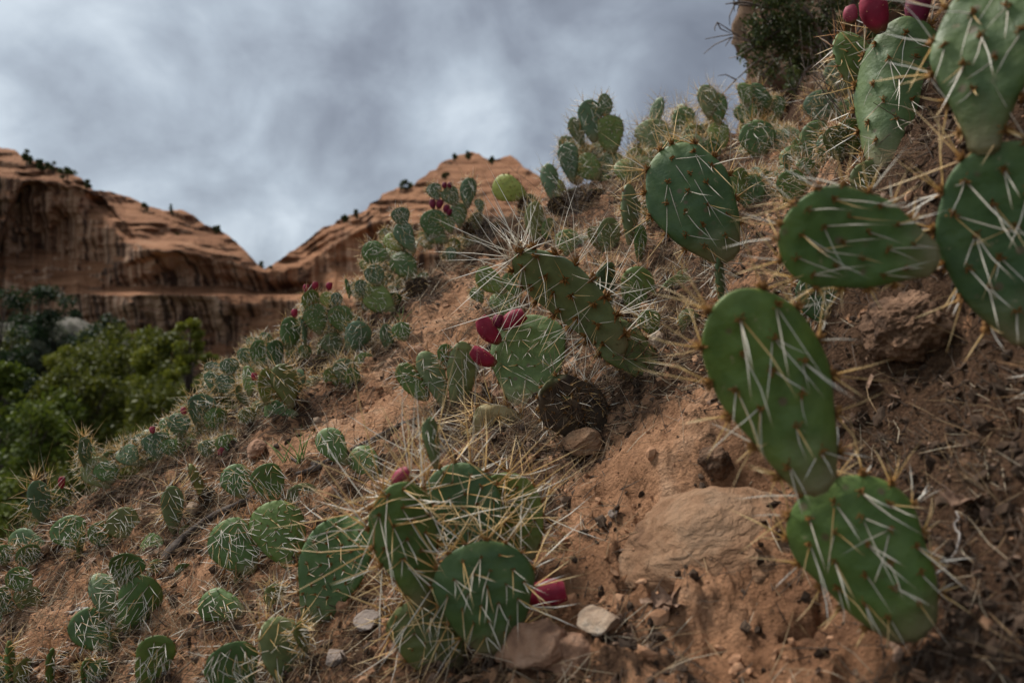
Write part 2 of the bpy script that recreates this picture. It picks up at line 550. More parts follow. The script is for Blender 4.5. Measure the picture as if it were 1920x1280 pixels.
LEAF = {
    'olive': mat_leaf('leaf_olive', (0.050, 0.062, 0.008), (0.125, 0.130, 0.016)),
    'dark': mat_leaf('leaf_dark', (0.012, 0.026, 0.010), (0.034, 0.056, 0.018)),
    'bright': mat_leaf('leaf_bright', (0.056, 0.082, 0.010), (0.120, 0.148, 0.020)),
    'juniper': mat_leaf('leaf_juniper', (0.030, 0.044, 0.012), (0.080, 0.100, 0.032)),
    'gold': mat_leaf('leaf_gold', (0.11, 0.13, 0.012), (0.21, 0.21, 0.025)),
    'sage': mat_leaf('leaf_sage', (0.09, 0.10, 0.07), (0.16, 0.17, 0.12)),
}


def mat_cliff():
    k = NT('canyon_sandstone')
    c = k.coord('Object')
    sep = k.new('ShaderNodeSeparateXYZ'); k.L.new(k.new('ShaderNodeNewGeometry').outputs['Normal'], sep.inputs[0])
    up = sep.outputs[2]
    # cross-bedded layers
    beds = k.noise(0.30, 7, 0.6, 1.2, c, (0.30, 0.30, 3.2))
    col = k.ramp(beds, [(0.28, (0.150, 0.070, 0.037)), (0.44, (0.260, 0.128, 0.068)), (0.58, (0.330, 0.172, 0.094)), (0.74, (0.42, 0.255, 0.156))])
    col = k.mix(0.6, col, k.ramp(k.noise(0.045, 5, 0.6, 0.5, c), [(0.3, (0.72, 0.62, 0.58)), (0.7, (1.2, 1.12, 1.05))]), 'MULTIPLY')
    # desert varnish: dark and pale curtains that ran down the steep faces
    steep = k.rng(up, 0.62, 0.30)
    where = k.noise(0.035, 4, 0.55, 0.3, c)
    curt = k.noise(0.50, 4, 0.6, 0.05, c, (1.0, 0.0, 0.018))
    strip = k.ramp(curt, [(0.37, (0.060, 0.034, 0.026)), (0.44, (0.24, 0.125, 0.074)), (0.50, (0.50, 0.325, 0.215)), (0.56, (0.32, 0.175, 0.102)), (0.63, (0.090, 0.048, 0.034))])
    col = k.mix(k.math('MULTIPLY', k.math('MULTIPLY', k.rng(where, 0.32, 0.46), steep), 0.95), col, strip)
    fine = k.noise(1.5, 3, 0.5, 0.0, c, (1.0, 0.0, 0.02))
    dark = k.math('MULTIPLY', k.rng(k.math('ADD', fine, k.math('MULTIPLY', k.math('SUBTRACT', k.noise(0.05, 4, 0.6, 0.4, c), 0.5), 1.1)), 0.54, 0.62), steep)
    col = k.mix(k.math('MULTIPLY', dark, 0.85), col, (0.050, 0.030, 0.024))
    h = k.math('ADD', k.math('MULTIPLY', k.noise(0.35, 8, 0.66, 0.8, c, (0.4, 0.4, 3.0)), 1.0), k.math('MULTIPLY', k.noise(0.8, 6, 0.65, 0, c), 0.6))
    k.bump(k.math('MULTIPLY', h, k.rng(steep, 0.0, 1.0, 1.0, 0.3)), 1.4, 0.8)
    return k.fin(col, 0.95, 0.1)


CLIFF = mat_cliff()


def mat_valley():
    k = NT('valley_ground')
    c = k.coord('Object')
    col = k.ramp(k.noise(0.7, 9, 0.7, 0.5, c), [(0.36, (0.012, 0.018, 0.006)), (0.48, (0.040, 0.044, 0.012)), (0.56, (0.070, 0.064, 0.022)), (0.68, (0.17, 0.10, 0.055))])
    k.bump(k.noise(1.4, 9, 0.7, 0.3, c), 1.2, 1.0)
    return k.fin(col, 0.95, 0.1)


def mat_talus():
    k = NT('pale_talus')
    c = k.coord('Object')
    col = k.ramp(k.noise(1.1, 7, 0.65, 0.3, c), [(0.3, (0.05, 0.05, 0.03)), (0.44, (0.075, 0.07, 0.05)), (0.57, (0.19, 0.17, 0.145)), (0.64, (0.04, 0.045, 0.018))])
    k.bump(k.noise(2.5, 6, 0.65, 0, c), 0.35, 0.9)
    return k.fin(col, 0.95, 0.1)


VALLEY, TALUS = mat_valley(), mat_talus()

# ------------------------------------------------------------------ terrain
# the hillside is a plane climbing away and to the right, ending in a broken brow
PA, PB, PC = 0.384, 0.3676, -0.676
BROW = [(-900, 1500), (-400, 1300), (0, 1035), (80, 985), (150, 935), (300, 868), (420, 790), (520, 712), (600, 672), (700, 600), (800, 520), (900, 452), (1000, 408),
        (1080, 362), (1180, 318), (1300, 285), (1400, 256), (1500, 240), (1650, 205), (1800, 140), (2000, 20), (2400, -220), (2900, -460)]
_bu = np.array([(p[0] - 960) / F for p in BROW]); _bv = np.array([(640 - p[1]) / F for p in BROW])
_bd = PC / (_bv - PA * _bu - PB)
_bd = np.where(_bd <= 0, 6.0, _bd)
VALLEY_Z = -5.4


def terrain(x, y, fine=False):
    x = np.asarray(x, float); y = np.asarray(y, float)
    z = PA * x + PB * y + PC
    q = np.clip(x - 0.25, 0, 0.55)
    z = z + (3.0 * q * q) * smooth(0.05, 0.6, y) * (1 - smooth(1.15, 1.9, y))
    # medium lumps, runnels and a worn step
    z = z + 0.030 * fbm(x * 3.1, y * 3.1, oct=3, seed=3)
    s = x * 0.74 + y * 0.35                       # roughly along the slope
    step_y = 1.18 - 0.38 * x + 0.10 * fbm(x * 2.3, y * 0 + 3, oct=3, seed=9)
    z = z + 0.075 * (smooth(-0.03, 0.03, y - step_y) - 0.5) * smooth(0.08, 0.3, x) * (1 - smooth(0.7, 1.1, x))
    u = x / np.maximum(y, 0.05)
    e = y - np.interp(u, _bu, _bd) - 0.07 - 0.10 * fbm(x * 2.2, y * 2.2, oct=3, seed=21)
    z = z - 1.75 * 0.05 * np.logaddexp(0, e / 0.05)
    if fine:
        w = smooth(5.0, 1.0, y)
        n1 = fbm(x * 9, y * 9, oct=3, seed=31)
        z = z + 0.022 * n1
        # crusty clods
        rid = 1 - np.abs(fbm(x * 17 + 3 * n1 * 0.2, y * 17, oct=4, seed=41))
        z = z + 0.024 * (rid - 0.75)
        rid2 = 1 - np.abs(fbm(x * 48, y * 48, oct=4, gain=0.6, seed=51))
        msk = smooth(-0.25, 0.35, fbm(x * 4, y * 4, oct=2, seed=61))
        z = z + w * (0.006 + 0.013 * msk) * (rid2 - 0.7)
        # runnels down the slope
        across = x * 0.69 - y * 0.72
        z = z + 0.010 * (1 - np.abs(vnoise(across * 16 + 0.5 * vnoise(x * 5, y * 5, seed=8), s * 3, seed=71))) - 0.006
        # worn ledges
        q = s * 9 + 1.1 * fbm(x * 6, y * 6, oct=3, seed=95)
        fr = q - np.floor(q)
        z = z + 0.034 * (smooth(0.0, 0.18, fr) - fr) * smooth(-0.3, 0.3, fbm(x * 3, y * 3, oct=2, seed=96))
        # small pits
        pit = smooth(0.52, 0.75, fbm(x * 22, y * 22, oct=2, seed=81))
        z = z - 0.034 * pit * w
        z = z + w * 0.0035 * fbm(x * 130, y * 130, oct=2, seed=91)
    return np.maximum(z, VALLEY_Z - 0.4)


_DS = np.geomspace(0.35, 7.0, 1400)


def hit(px, py):
    """distance along the view axis at which the ray through a photo pixel meets the hillside"""
    u, v = (px - 960) / F, (640 - py) / F
    zz = terrain(u * _DS, _DS)
    below = np.nonzero(v * _DS <= zz)[0]
    if len(below) == 0:
        return float(np.interp(u, _bu, _bd)) - 0.03
    return float(_DS[below[0]])


def ground_point(px, py, fine=True):
    d = hit(px, py)
    p = U(px, py, d)
    p.z = float(terrain(p.x, p.y, fine))
    return p


# ------------------------------------------------------------------ the cactus list (photo pixels)
# plant: label, root pixel, pads, fruits, fill, group
# pad: base x, base y, tip x, tip y, width, yaw (0 = face on), lean (depth of tip / length), colour, spine style [, near]
PLANTS = []


def plant(label, root, pads, fruits=(), fill=0, group='prickly pears on the hillside', depth=None):
    PLANTS.append((label, root, pads, fruits, fill, group, depth))


# --- nearest, right edge
plant('large prickly pear of two stacked pads standing over the bare red bank', (1745, 1195), [
    (1722, 1195, 1532, 912, 240, -6, 0.16, 'g', 'N', 0.85), (1538, 926, 1366, 556, 216, 10, 0.16, 'g', 'N', 1.0)], depth=0.69)
plant('tall prickly pear cut off by the right edge of the photo', (2010, 860), [
    (2080, 900, 1985, 660, 110, 30, 0.1, 'o', 'M'), (1950, 650, 1858, 288, 255, 6, 0.15, 'd', 'N'),
    (1846, 292, 1888, -80, 200, -16, -0.05, 'd', 'N', 2.2), (1760, 492, 1462, 434, 200, 0, 0.28, 'g', 'N', 1.3)], depth=0.70)
plant('dark prickly pear topped with crimson fruits under the tall edge cactus', (1640, 380), [
    (1640, 400, 1640, 300, 90, 20, 0.1, 'o', 'M'), (1658, 322, 1702, 50, 164, -10, 0.1, 'd', 'N'), (1745, 250, 1775, 140, 60, 40, 0.1, 'l', 'M'),
    (1600, 170, 1608, 48, 84, 30, 0.2, 'g', 'M', 1.0, 0.10)],
    [(1652, 62, 1636, -22, 50, 'c'), (1600, 44, 1594, 12, 26, 'p'), (1722, 52, 1728, -20, 44, 'd')], depth=1.15)
plant('upright oval prickly pear pad rising dark green from straw above the nearest cactus', (1400, 690), [
    (1400, 700, 1362, 560, 60, 40, 0.1, 'o', 'M'), (1352, 575, 1346, 478, 40, 70, 0.0, 'b', 'M'), (1368, 490, 1252, 270, 156, 10, 0.03, 'd', 'N', 0.9)], depth=1.22)
# --- middle
plant('prickly pear with one flat green pad bearing crimson fruits at its left rim', (985, 768), [
    (982, 770, 1002, 598, 150, -10, 0.40, 'l', 'F1', 1.15)],
    [(938, 643, 900, 596, 35, 'c'), (940, 616, 984, 588, 32, 'c'), (934, 616, 936, 590, 20, 'd'), (931, 682, 884, 655, 30, 'c')])
plant('dead brown shaggy prickly pear pad slumped beside the fruiting cactus', (1110, 815), [(1118, 822, 1025, 715, 112, 18, 0.1, 'k', 'K'), (1140, 815, 1085, 720, 90, 40, 0.1, 'k', 'K'), (1085, 825, 1050, 745, 80, -30, 0.1, 'k', 'K')])
plant('long-spined prickly pear with a white starburst of spines at its tip', (1225, 700), [
    (1240, 710, 1130, 612, 96, 26, 0.1, 'o', 'K'), (1215, 730, 1165, 650, 70, 30, 0.1, 'k', 'K'), (1168, 668, 990, 462, 116, -36, 0.05, 'w', 'S', 0.7)])
plant('blue-green narrow prickly pear among straw behind the long-spined cactus', (1140, 605), [
    (1142, 605, 1125, 496, 58, 38, 0.0, 'b', 'S2'), (1205, 610, 1190, 500, 66, 10, 0.05, 'l', 'M'), (1225, 592, 1300, 530, 66, -8, 0.2, 'l', 'M')], fill=2)
plant('thin upright prickly pear pad between straw below the dark oval cactus', (1198, 492), [
    (1198, 492, 1200, 422, 28, 35, 0, 'g', 'M'), (1180, 460, 1178, 345, 40, 40, 0, 'w', 'F')])
plant('orange-spined prickly pear on the sandy gap above the blue-green one', (1140, 480), [
    (1140, 482, 1142, 410, 48, 20, 0.1, 'w', 'R'), (1125, 470, 1108, 425, 36, 40, 0.1, 'o', 'R')])
plant('pale prickly pear tucked behind the starburst cactus', (940, 595), [
    (950, 548, 896, 508, 44, 5, 0.1, 'l', 'F'), (975, 560, 955, 508, 40, 25, 0.1, 'l', 'F'), (962, 600, 940, 540, 60, 10, 0.1, 'l', 'F'), (905, 568, 888, 540, 30, 20, 0.1, 'l', 'F')])
plant('lone narrow prickly pear pad standing directly behind the white starburst', (1005, 455), [(1005, 455, 1002, 380, 40, 20, 0.1, 'w', 'F'), (1025, 460, 1030, 410, 34, 30, 0.1, 'l', 'F')])
plant('small prickly pear trio left of the fruiting cactus', (835, 770), [
    (802, 750, 748, 684, 46, 8, 0.05, 'g', 'R'), (834, 768, 792, 658, 50, 12, 0.05, 'w', 'M'), (853, 772, 868, 640, 58, 10, 0.03, 'w', 'M'), (842, 690, 832, 645, 34, 20, 0.1, 'g', 'M')])
plant('flat tan dead prickly pear lying under straw below the fruiting cactus', (930, 830), [
    (1040, 850, 900, 775, 80, -10, 0.5, 't', 'T'), (1010, 862, 870, 815, 60, 10, 0.5, 't', 'T'), (1045, 860, 975, 790, 20, 30, 0.3, 'y', 'T')])
plant('dense spiny prickly pear clump with a crimson fruit, front and centre', (840, 1262), [
    (838, 1268, 788, 1116, 166, -6, 0.12, 'o', 'N2', 0.9, -0.005), (930, 1222, 892, 1018, 188, -4, -0.02, 'd', 'N2', 0.9, -0.035),
    (800, 1135, 736, 905, 128, 20, 0.0, 'g', 'S3', 1.0, -0.01), (905, 1062, 842, 872, 158, -12, 0.25, 'd', 'S3', 1.0, 0.045), (985, 1055, 952, 888, 132, -22, 0.25, 'l', 'S3', 1.0, 0.085),
    (818, 880, 804, 782, 46, 48, 0.1, 'b', 'M')],
    [(984, 1124, 1062, 1108, 50, 'r'), (735, 908, 768, 880, 24, 'p')])
plant('big dotted prickly pear pad leaning left of the dense spiny clump', (585, 1185), [(584, 1186, 662, 965, 128, -6, 0.3, 'g', 'N3')])
plant('two overlapping prickly pear pads beside the big dotted one', (520, 1085), [
    (556, 1078, 500, 942, 102, 4, 0.06, 'g', 'N3'), (474, 1074, 416, 976, 92, 2, 0.08, 'g', 'M'), (450, 1140, 442, 1058, 26, 60, 0, 'o', 'M')])
plant('single prickly pear pad lying low on bare sand', (450, 1160), [(460, 1150, 376, 1128, 62, -4, 0.15, 'g', 'M')])
plant('prickly pear of three leaning pads in the lower left', (225, 1195), [
    (228, 1196, 272, 1080, 78, 2, 0.05, 'g', 'M'), (222, 1098, 248, 1034, 62, 6, 0.08, 'g', 'M'), (214, 1165, 188, 1072, 54, 20, 0.1, 'b', 'M')])
plant('squat prickly pear pad beside the lower left leaning trio', (205, 1215), [(208, 1214, 142, 1152, 68, 0, 0.1, 'g', 'M'), (215, 1250, 212, 1180, 30, 55, 0.1, 'w', 'S2')])
plant('prickly pear pad rising from the bottom edge among pale litter', (275, 1292), [(272, 1296, 302, 1186, 70, 4, 0.05, 'g', 'M')])
plant('pair of prickly pear pads at the bottom edge, one grey and spiny', (480, 1300), [
    (452, 1306, 424, 1204, 98, 2, 0.06, 'g', 'M'), (548, 1300, 516, 1158, 100, 34, 0.05, 'w', 'S2'), (575, 1225, 560, 1165, 40, 50, 0.05, 'o', 'S2')])
plant('prickly pear pair above the fallen branch with an olive pad', (515, 960), [
    (457, 934, 434, 870, 57, 4, 0.08, 'g', 'M'), (527, 946, 488, 874, 62, 4, 0.08, 'g', 'M'), (577, 978, 562, 906, 62, 8, 0.1, 'o', 'M')])
plant('two small prickly pear pads on pale sand beside the fallen branch', (690, 905), [
    (650, 872, 602, 804, 54, 4, 0.1, 'g', 'M'), (716, 904, 664, 838, 54, 4, 0.1, 'l', 'M')])
plant('narrow bristly prickly pear pad beside the fallen branch end', (325, 1005), [
    (327, 1002, 321, 910, 42, 20, 0.05, 'w', 'S2'), (360, 1040, 344, 985, 34, 30, 0.05, 'w', 'M'), (316, 1038, 264, 1010, 44, 4, 0.15, 'g', 'M'), (392, 1070, 362, 1008, 46, 15, 0.1, 'o', 'M')])
plant('rust-spined olive prickly pear standing edge-on above the branch', (385, 955), [
    (385, 950, 370, 866, 30, 62, 0, 'o', 'R'), (410, 965, 382, 915, 40, 30, 0.05, 'k', 'R')])
plant('low row of small prickly pear pads left of the bristly one', (190, 1030), [
    (268, 1014, 212, 962, 58, 0, 0.1, 'o', 'M'), (152, 1030, 112, 972, 62, 0, 0.1, 'g', 'M'), (205, 1028, 178, 982, 44, 10, 0.1, 'l', 'M'), (155, 1080, 150, 1014, 22, 65, 0, 'o', 'S2')])
plant('dark round prickly pear pad lying at the left edge', (80, 1035), [(90, 1032, 20, 1004, 46, 0, 0.15, 'd', 'M')])
plant('grey-green prickly pear pad with orange spines against the valley trees', (78, 985), [(80, 984, 66, 900, 42, 22, 0, 'b', 'R2')])
plant('small prickly pear bearing one dark red fruit at the left brow', (118, 945), [(112, 955, 118, 915, 44, 15, 0.1, 'g', 'F'), (95, 955, 88, 920, 30, 30, 0.1, 'b', 'F')], [(116, 916, 117, 893, 12, 'r')])
plant('prickly pear cluster at the left edge above the dry twig', (40, 1165), [
    (58, 1105, 22, 1072, 44, 5, 0.1, 'g', 'M'), (20, 1152, 8, 1098, 52, 4, 0.1, 'd', 'M'), (62, 1162, 44, 1098, 46, 15, 0.1, 'o', 'R'), (35, 1178, 4, 1142, 50, 0, 0.1, 'g', 'M')])
plant('slender edge-on prickly pear pads in the bottom left corner', (20, 1290), [(18, 1295, 16, 1200, 24, 62, 0, 'g', 'S2'), (60, 1300, 40, 1235, 40, 30, 0, 'o', 'M'), (2, 1290, -8, 1230, 40, 20, 0, 'g', 'M')])
plant('edge-on prickly pear pad with rusty spines at the bottom edge', (95, 1290), [(96, 1295, 93, 1214, 26, 58, 0, 'g', 'R')])
plant('small prickly pear pads half hidden in litter at the bottom edge', (180, 1290), [(160, 1295, 158, 1232, 30, 40, 0, 'g', 'S2'), (195, 1292, 180, 1236, 42, 10, 0.1, 'g', 'M')])
# --- brow, left to centre
BR = 'prickly pears along the brow'
plant('star-topped thin prickly pear at the left end of the brow row', (160, 905), [(160, 880, 154, 818, 30, 40, 0, 'b', 'R2'), (205, 915, 165, 862, 56, 4, 0.1, 'w', 'F'), (212, 905, 190, 865, 44, 10, 0.1, 'g', 'F')], fill=2, group=BR)
plant('twin-padded prickly pear with a pinkish fruit on the lower brow', (290, 870), [(258, 872, 226, 838, 42, 4, 0.1, 'b', 'R2'), (300, 862, 288, 812, 52, 2, 0.1, 'b', 'F'), (325, 855, 312, 822, 36, 15, 0.1, 'g', 'F')], [(287, 813, 286, 799, 11, 'p')], fill=4, group=BR)
plant('bristly prickly pear clump carrying a pink fruit at its top', (365, 835), [
    (372, 800, 380, 738, 50, 8, 0.05, 'b', 'S2'), (340, 822, 330, 774, 40, 10, 0.05, 'b', 'F'), (395, 815, 412, 765, 44, 10, 0.05, 'g', 'F'), (352, 850, 342, 812, 40, 10, 0.1, 'g', 'F')], [(346, 778, 345, 762, 12, 'p')], fill=7, group=BR)
plant('two round blue-green prickly pear pads one above the other', (430, 745), [
    (440, 732, 408, 708, 40, 0, 0.1, 'b', 'F'), (432, 704, 428, 672, 36, 0, 0.05, 'b', 'F'), (402, 738, 394, 695, 30, 20, 0.1, 'b', 'F')], fill=3, group=BR)
plant('tall olive prickly pear pad with a red fruit over a reclining pad', (530, 790), [
    (548, 765, 525, 682, 50, 12, 0.02, 'o', 'S2'), (560, 779, 491, 764, 44, 0, 0.15, 'g', 'F'), (500, 760, 496, 690, 36, 20, 0.05, 'l', 'F'), (470, 795, 460, 765, 36, 10, 0.1, 'o', 'F')], [(480, 715, 476, 698, 12, 'r')], fill=5, group=BR)
plant('small prickly pear pads below the brow, dropping a pink fruit', (420, 860), [(430, 855, 420, 815, 40, 10, 0.1, 'g', 'F'), (395, 860, 385, 825, 34, 20, 0.1, 'w', 'F')], [(412, 855, 418, 838, 12, 'p')], fill=3, group=BR)
plant('leafy prickly pear group beside a yellow flowering weed on the brow', (490, 705), [
    (492, 692, 484, 638, 38, 6, 0.05, 'g', 'F'), (462, 690, 456, 652, 28, 10, 0.05, 'b', 'F'), (520, 690, 514, 638, 34, 20, 0.05, 'd', 'F')], fill=3, group=BR)
plant('crowded prickly pear with three red fruits along its crest', (600, 690), [
    (600, 628, 590, 570, 46, 2, 0.03, 'l', 'Y2'), (650, 622, 628, 576, 46, 6, 0.05, 'l', 'F'), (540, 656, 546, 594, 40, 12, 0.02, 'g', 'F'), (572, 650, 569, 590, 20, 62, 0, 'b', 'F'),
    (640, 672, 612, 626, 42, 5, 0.05, 'o', 'F'), (585, 590, 580, 545, 34, 12, 0, 'l', 'F'), (625, 580, 606, 548, 28, 10, 0, 'y', 'Y2'), (635, 575, 630, 548, 22, 15, 0, 'b', 'F'), (655, 560, 652, 522, 14, 55, 0, 'g', 'F')],
    [(576, 550, 574, 533, 12, 'r'), (592, 545, 592, 528, 12, 'r'), (617, 545, 619, 529, 12, 'r'), (553, 596, 553, 579, 12, 'r')], fill=6, group=BR)
plant('blue-green prickly pear pads on the sandy side of the crowded one', (690, 672), [(655, 662, 682, 604, 48, 4, 0.05, 'b', 'F'), (728, 658, 722, 608, 28, 10, 0.05, 'b', 'F')], fill=1, group=BR)
plant('bristly prickly pear pair alone on the open sand', (650, 735), [(655, 728, 640, 672, 46, 12, 0.05, 'w', 'S2'), (632, 728, 616, 690, 34, 10, 0.05, 'l', 'F'), (665, 735, 655, 690, 30, 20, 0.05, 'g', 'F')], group=BR)
plant('broad green prickly pear pad with a yellow base on the brow', (720, 605), [(742, 590, 682, 536, 50, 2, 0.1, 'l', 'F'), (712, 535, 694, 500, 38, 4, 0.05, 'b', 'F'), (680, 560, 674, 525, 28, 20, 0.05, 'b', 'F')], fill=3, group=BR)
plant('prickly pear thicket of stacked pads against the right-hand cliff', (755, 560), [
    (732, 487, 680, 464, 44, 0, 0.05, 'g', 'F'), (750, 470, 725, 438, 34, 5, 0.05, 'y', 'F'), (780, 524, 736, 476, 48, 2, 0.03, 'd', 'F'), (778, 474, 748, 418, 38, 6, 0.03, 'b', 'F'), (757, 425, 748, 390, 36, 4, 0, 'b', 'F'), (806, 535, 786, 514, 24, 5, 0.05, 'g', 'F')], fill=3, group=BR)
plant('tall prickly pear with a bunch of dark red fruits against the cliff', (850, 500), [
    (822, 450, 806, 394, 52, 4, 0.02, 'g', 'Y2'), (846, 438, 836, 402, 28, 8, 0.03, 'l', 'F'), (840, 455, 800, 425, 38, 10, 0.06, 'b', 'F'), (862, 428, 858, 378, 32, 10, 0.02, 'b', 'F'), (876, 392, 882, 334, 32, 8, 0, 'b', 'F'),
    (822, 375, 808, 346, 30, 6, 0.02, 'b', 'F'), (855, 385, 838, 352, 36, 10, 0.02, 'w', 'F'), (847, 494, 845, 462, 22, 10, 0.04, 'b', 'F'), (902, 400, 896, 372, 18, 20, 0, 'b', 'F')],
    [(813, 392, 811, 374, 12, 'd'), (822, 392, 828, 375, 13, 'd'), (835, 400, 840, 384, 12, 'd'), (840, 405, 845, 392, 11, 'd'), (834, 355, 834, 342, 10, 'd'), (843, 354, 844, 342, 9, 'd')], fill=3, group=BR)
plant('single yellow-green knobbly prickly pear pad against the red cliff', (985, 395), [(992, 372, 923, 342, 52, 0, 0.02, 'y', 'Y'), (1006, 410, 988, 364, 30, 10, 0.02, 'o', 'F'), (975, 405, 985, 372, 26, 25, 0.04, 'k', 'K')], group=BR)
plant('narrow upright prickly pear pads beside the yellow-green single pad', (1040, 385), [(1042, 384, 1028, 304, 34, 12, 0.02, 'b', 'F'), (1052, 385, 1046, 335, 30, 12, 0.02, 'y', 'Y2')], group=BR)
plant('tallest prickly pear of the brow, pads stacked high against grey cloud', (1110, 350), [
    (1115, 268, 1102, 188, 46, 6, 0, 'b', 'F'), (1136, 224, 1132, 176, 28, 10, 0, 'b', 'F'), (1148, 290, 1144, 218, 54, 4, 0.02, 'l', 'Y2'), (1075, 345, 1062, 268, 40, 10, 0.02, 'b', 'F'),
    (1125, 335, 1084, 292, 50, 4, 0.03, 'l', 'S2'), (1140, 348, 1128, 320, 30, 6, 0.04, 'g', 'F'), (1150, 330, 1145, 285, 46, 10, 0.03, 'w', 'F')], fill=3, group=BR)
plant('rounded bristly prickly pear with small yellow blooms on the skyline', (1235, 300), [(1230, 292, 1218, 222, 66, 6, 0.02, 'w', 'S2'), (1285, 268, 1282, 200, 42, 8, 0.02, 'l', 'S2'), (1250, 290, 1255, 240, 40, 12, 0.02, 'l', 'F')], fill=2, group=BR)
plant('paired upright prickly pear pads bristling on the skyline', (1345, 285), [(1330, 222, 1322, 158, 38, 10, 0.02, 'w', 'S2'), (1348, 236, 1342, 172, 38, 6, 0.02, 'g', 'S2'), (1352, 290, 1346, 225, 42, 12, 0.02, 'l', 'F')], fill=2, group=BR)
plant('dark green prickly pear pads in front of the rock outcrop', (1420, 260), [(1452, 204, 1398, 166, 44, 2, 0.02, 'd', 'F'), (1402, 202, 1394, 152, 30, 20, 0.02, 'l', 'F'), (1402, 236, 1396, 192, 44, 4, 0.03, 'g', 'F'), (1462, 222, 1455, 180, 30, 20, 0.03, 'd', 'F')], fill=2, group=BR)
plant('wide spiny prickly pear below the rock outcrop', (1430, 305), [(1425, 300, 1415, 226, 66, 4, 0.05, 'g', 'S2'), (1465, 290, 1460, 240, 46, 12, 0.05, 'b', 'F'), (1480, 285, 1485, 235, 40, 12, 0.05, 'w', 'F')], fill=5, group=BR)
plant('orange-spined prickly pear beside the fruit-topped dark one', (1525, 330), [(1530, 325, 1530, 228, 62, 4, 0.05, 'd', 'R'), (1490, 335, 1492, 270, 52, 10, 0.05, 'g', 'R'), (1560, 320, 1560, 255, 40, 20, 0.05, 'o', 'R')], fill=2)
plant('pale prickly pear pads beneath the juniper on the outcrop', (1555, 230), [(1545, 235, 1535, 170, 60, 6, 0.05, 'b', 'S2'), (1580, 180, 1575, 112, 58, 6, 0.05, 'b', 'S2'), (1600, 250, 1590, 180, 50, 12, 0.05, 'g', 'F')], fill=2)

plant('mid-slope prickly pear half buried in straw above the starburst', (1075, 480), [(1070, 485, 1060, 430, 48, 8, 0.1, 'l', 'S2'), (1100, 490, 1100, 440, 40, 20, 0.1, 'w', 'S2')], fill=2)
plant('straw-choked prickly pear between the dark oval pad and the brow', (1260, 440), [(1190, 420, 1178, 372, 40, 12, 0.1, 'l', 'S2'), (1235, 420, 1222, 350, 40, 20, 0.1, 'o', 'R')], fill=1)
plant('low prickly pear pads right of the dark oval pad', (1420, 400), [(1412, 400, 1405, 330, 52, 8, 0.1, 'g', 'S2'), (1450, 405, 1455, 345, 46, 14, 0.1, 'o', 'R'), (1390, 380, 1382, 318, 40, 20, 0.1, 'l', 'F')], fill=5)
plant('rusty-spined prickly pear mat above the horizontal pad', (1500, 380), [(1490, 385, 1480, 320, 54, 6, 0.1, 'g', 'R'), (1540, 380, 1535, 318, 50, 12, 0.1, 'o', 'R'), (1515, 350, 1510, 296, 40, 20, 0.1, 'l', 'R')], fill=5)
plant('small prickly pear pads at the foot of the blue-green narrow one', (1245, 640), [(1230, 632, 1210, 582, 44, 10, 0.1, 'l', 'S2'), (1285, 630, 1300, 578, 42, 12, 0.1, 'o', 'S2'), (1090, 600, 1082, 556, 36, 20, 0.1, 'l', 'S2')], fill=2)
plant('spiny prickly pear filling the gap under the tallest brow cactus', (1190, 345), [(1180, 345, 1170, 295, 44, 8, 0.05, 'l', 'S2'), (1205, 340, 1200, 290, 44, 14, 0.05, 'w', 'S2')], fill=3, group=BR)
plant('prickly pear spread at the brow between skyline pairs', (1300, 310), [(1300, 310, 1292, 250, 46, 8, 0.05, 'w', 'S2'), (1265, 315, 1262, 262, 44, 14, 0.05, 'l', 'S2'), (1330, 315, 1335, 262, 40, 16, 0.05, 'g', 'F')], fill=3, group=BR)
plant('leaning prickly pear pads beneath the juniper beside straw', (1620, 300), [(1600, 290, 1590, 225, 52, 10, 0.05, 'g', 'S2'), (1570, 300, 1562, 240, 46, 16, 0.05, 'o', 'R')], fill=5)
plant('crowded small prickly pears between crest and sandy strip', (700, 690), [(690, 700, 678, 662, 38, 8, 0.05, 'l', 'F'), (760, 640, 748, 604, 36, 10, 0.05, 'g', 'F'), (600, 745, 590, 702, 40, 10, 0.05, 'o', 'S2')], fill=3, group=BR)
plant('small scattered prickly pears beside the brown log piece', (60, 1060), [(60, 1062, 48, 1022, 44, 10, 0.05, 'l', 'M'), (10, 1060, 2, 1022, 40, 14, 0.05, 'g', 'M')], fill=2)
plant('bristly prickly pear pads among litter right of the low pad on sand', (530, 1150), [(525, 1150, 512, 1095, 48, 30, 0.05, 'o', 'S2')], fill=0)
plant('short prickly pear pair just left of the fallen branch end', (290, 1090), [(300, 1090, 292, 1048, 36, 20, 0.05, 'o', 'M'), (335, 1095, 350, 1055, 36, 14, 0.05, 'g', 'M')])
plant('dried dark cactus heap beneath the tall dark-fruited cactus', (900, 455), [(902, 462, 890, 412, 60, 10, 0.1, 'k', 'K'), (935, 462, 925, 420, 56, -10, 0.1, 'k', 'K'), (870, 475, 868, 438, 44, 20, 0.1, 'k', 'K')], group=BR)
plant('dried dark cactus heap at the foot of the tallest brow cactus', (1085, 395), [(1085, 400, 1072, 352, 60, 6, 0.1, 'k', 'K'), (1120, 398, 1115, 355, 56, 12, 0.1, 'k', 'K'), (1050, 405, 1040, 372, 40, 15, 0.1, 'k', 'K')], group=BR)
plant('withered brown pads under the thicket of stacked pads', (790, 560), [(790, 560, 775, 522, 44, 6, 0.1, 'k', 'K'), (760, 575, 750, 535, 40, 15, 0.1, 'k', 'K')], group=BR)
plant('withered brown pads under the crowded cactus crest', (570, 715), [(575, 712, 560, 672, 44, 6, 0.1, 'k', 'K'), (610, 706, 598, 668, 40, 15, 0.1, 'k', 'K')], group=BR)
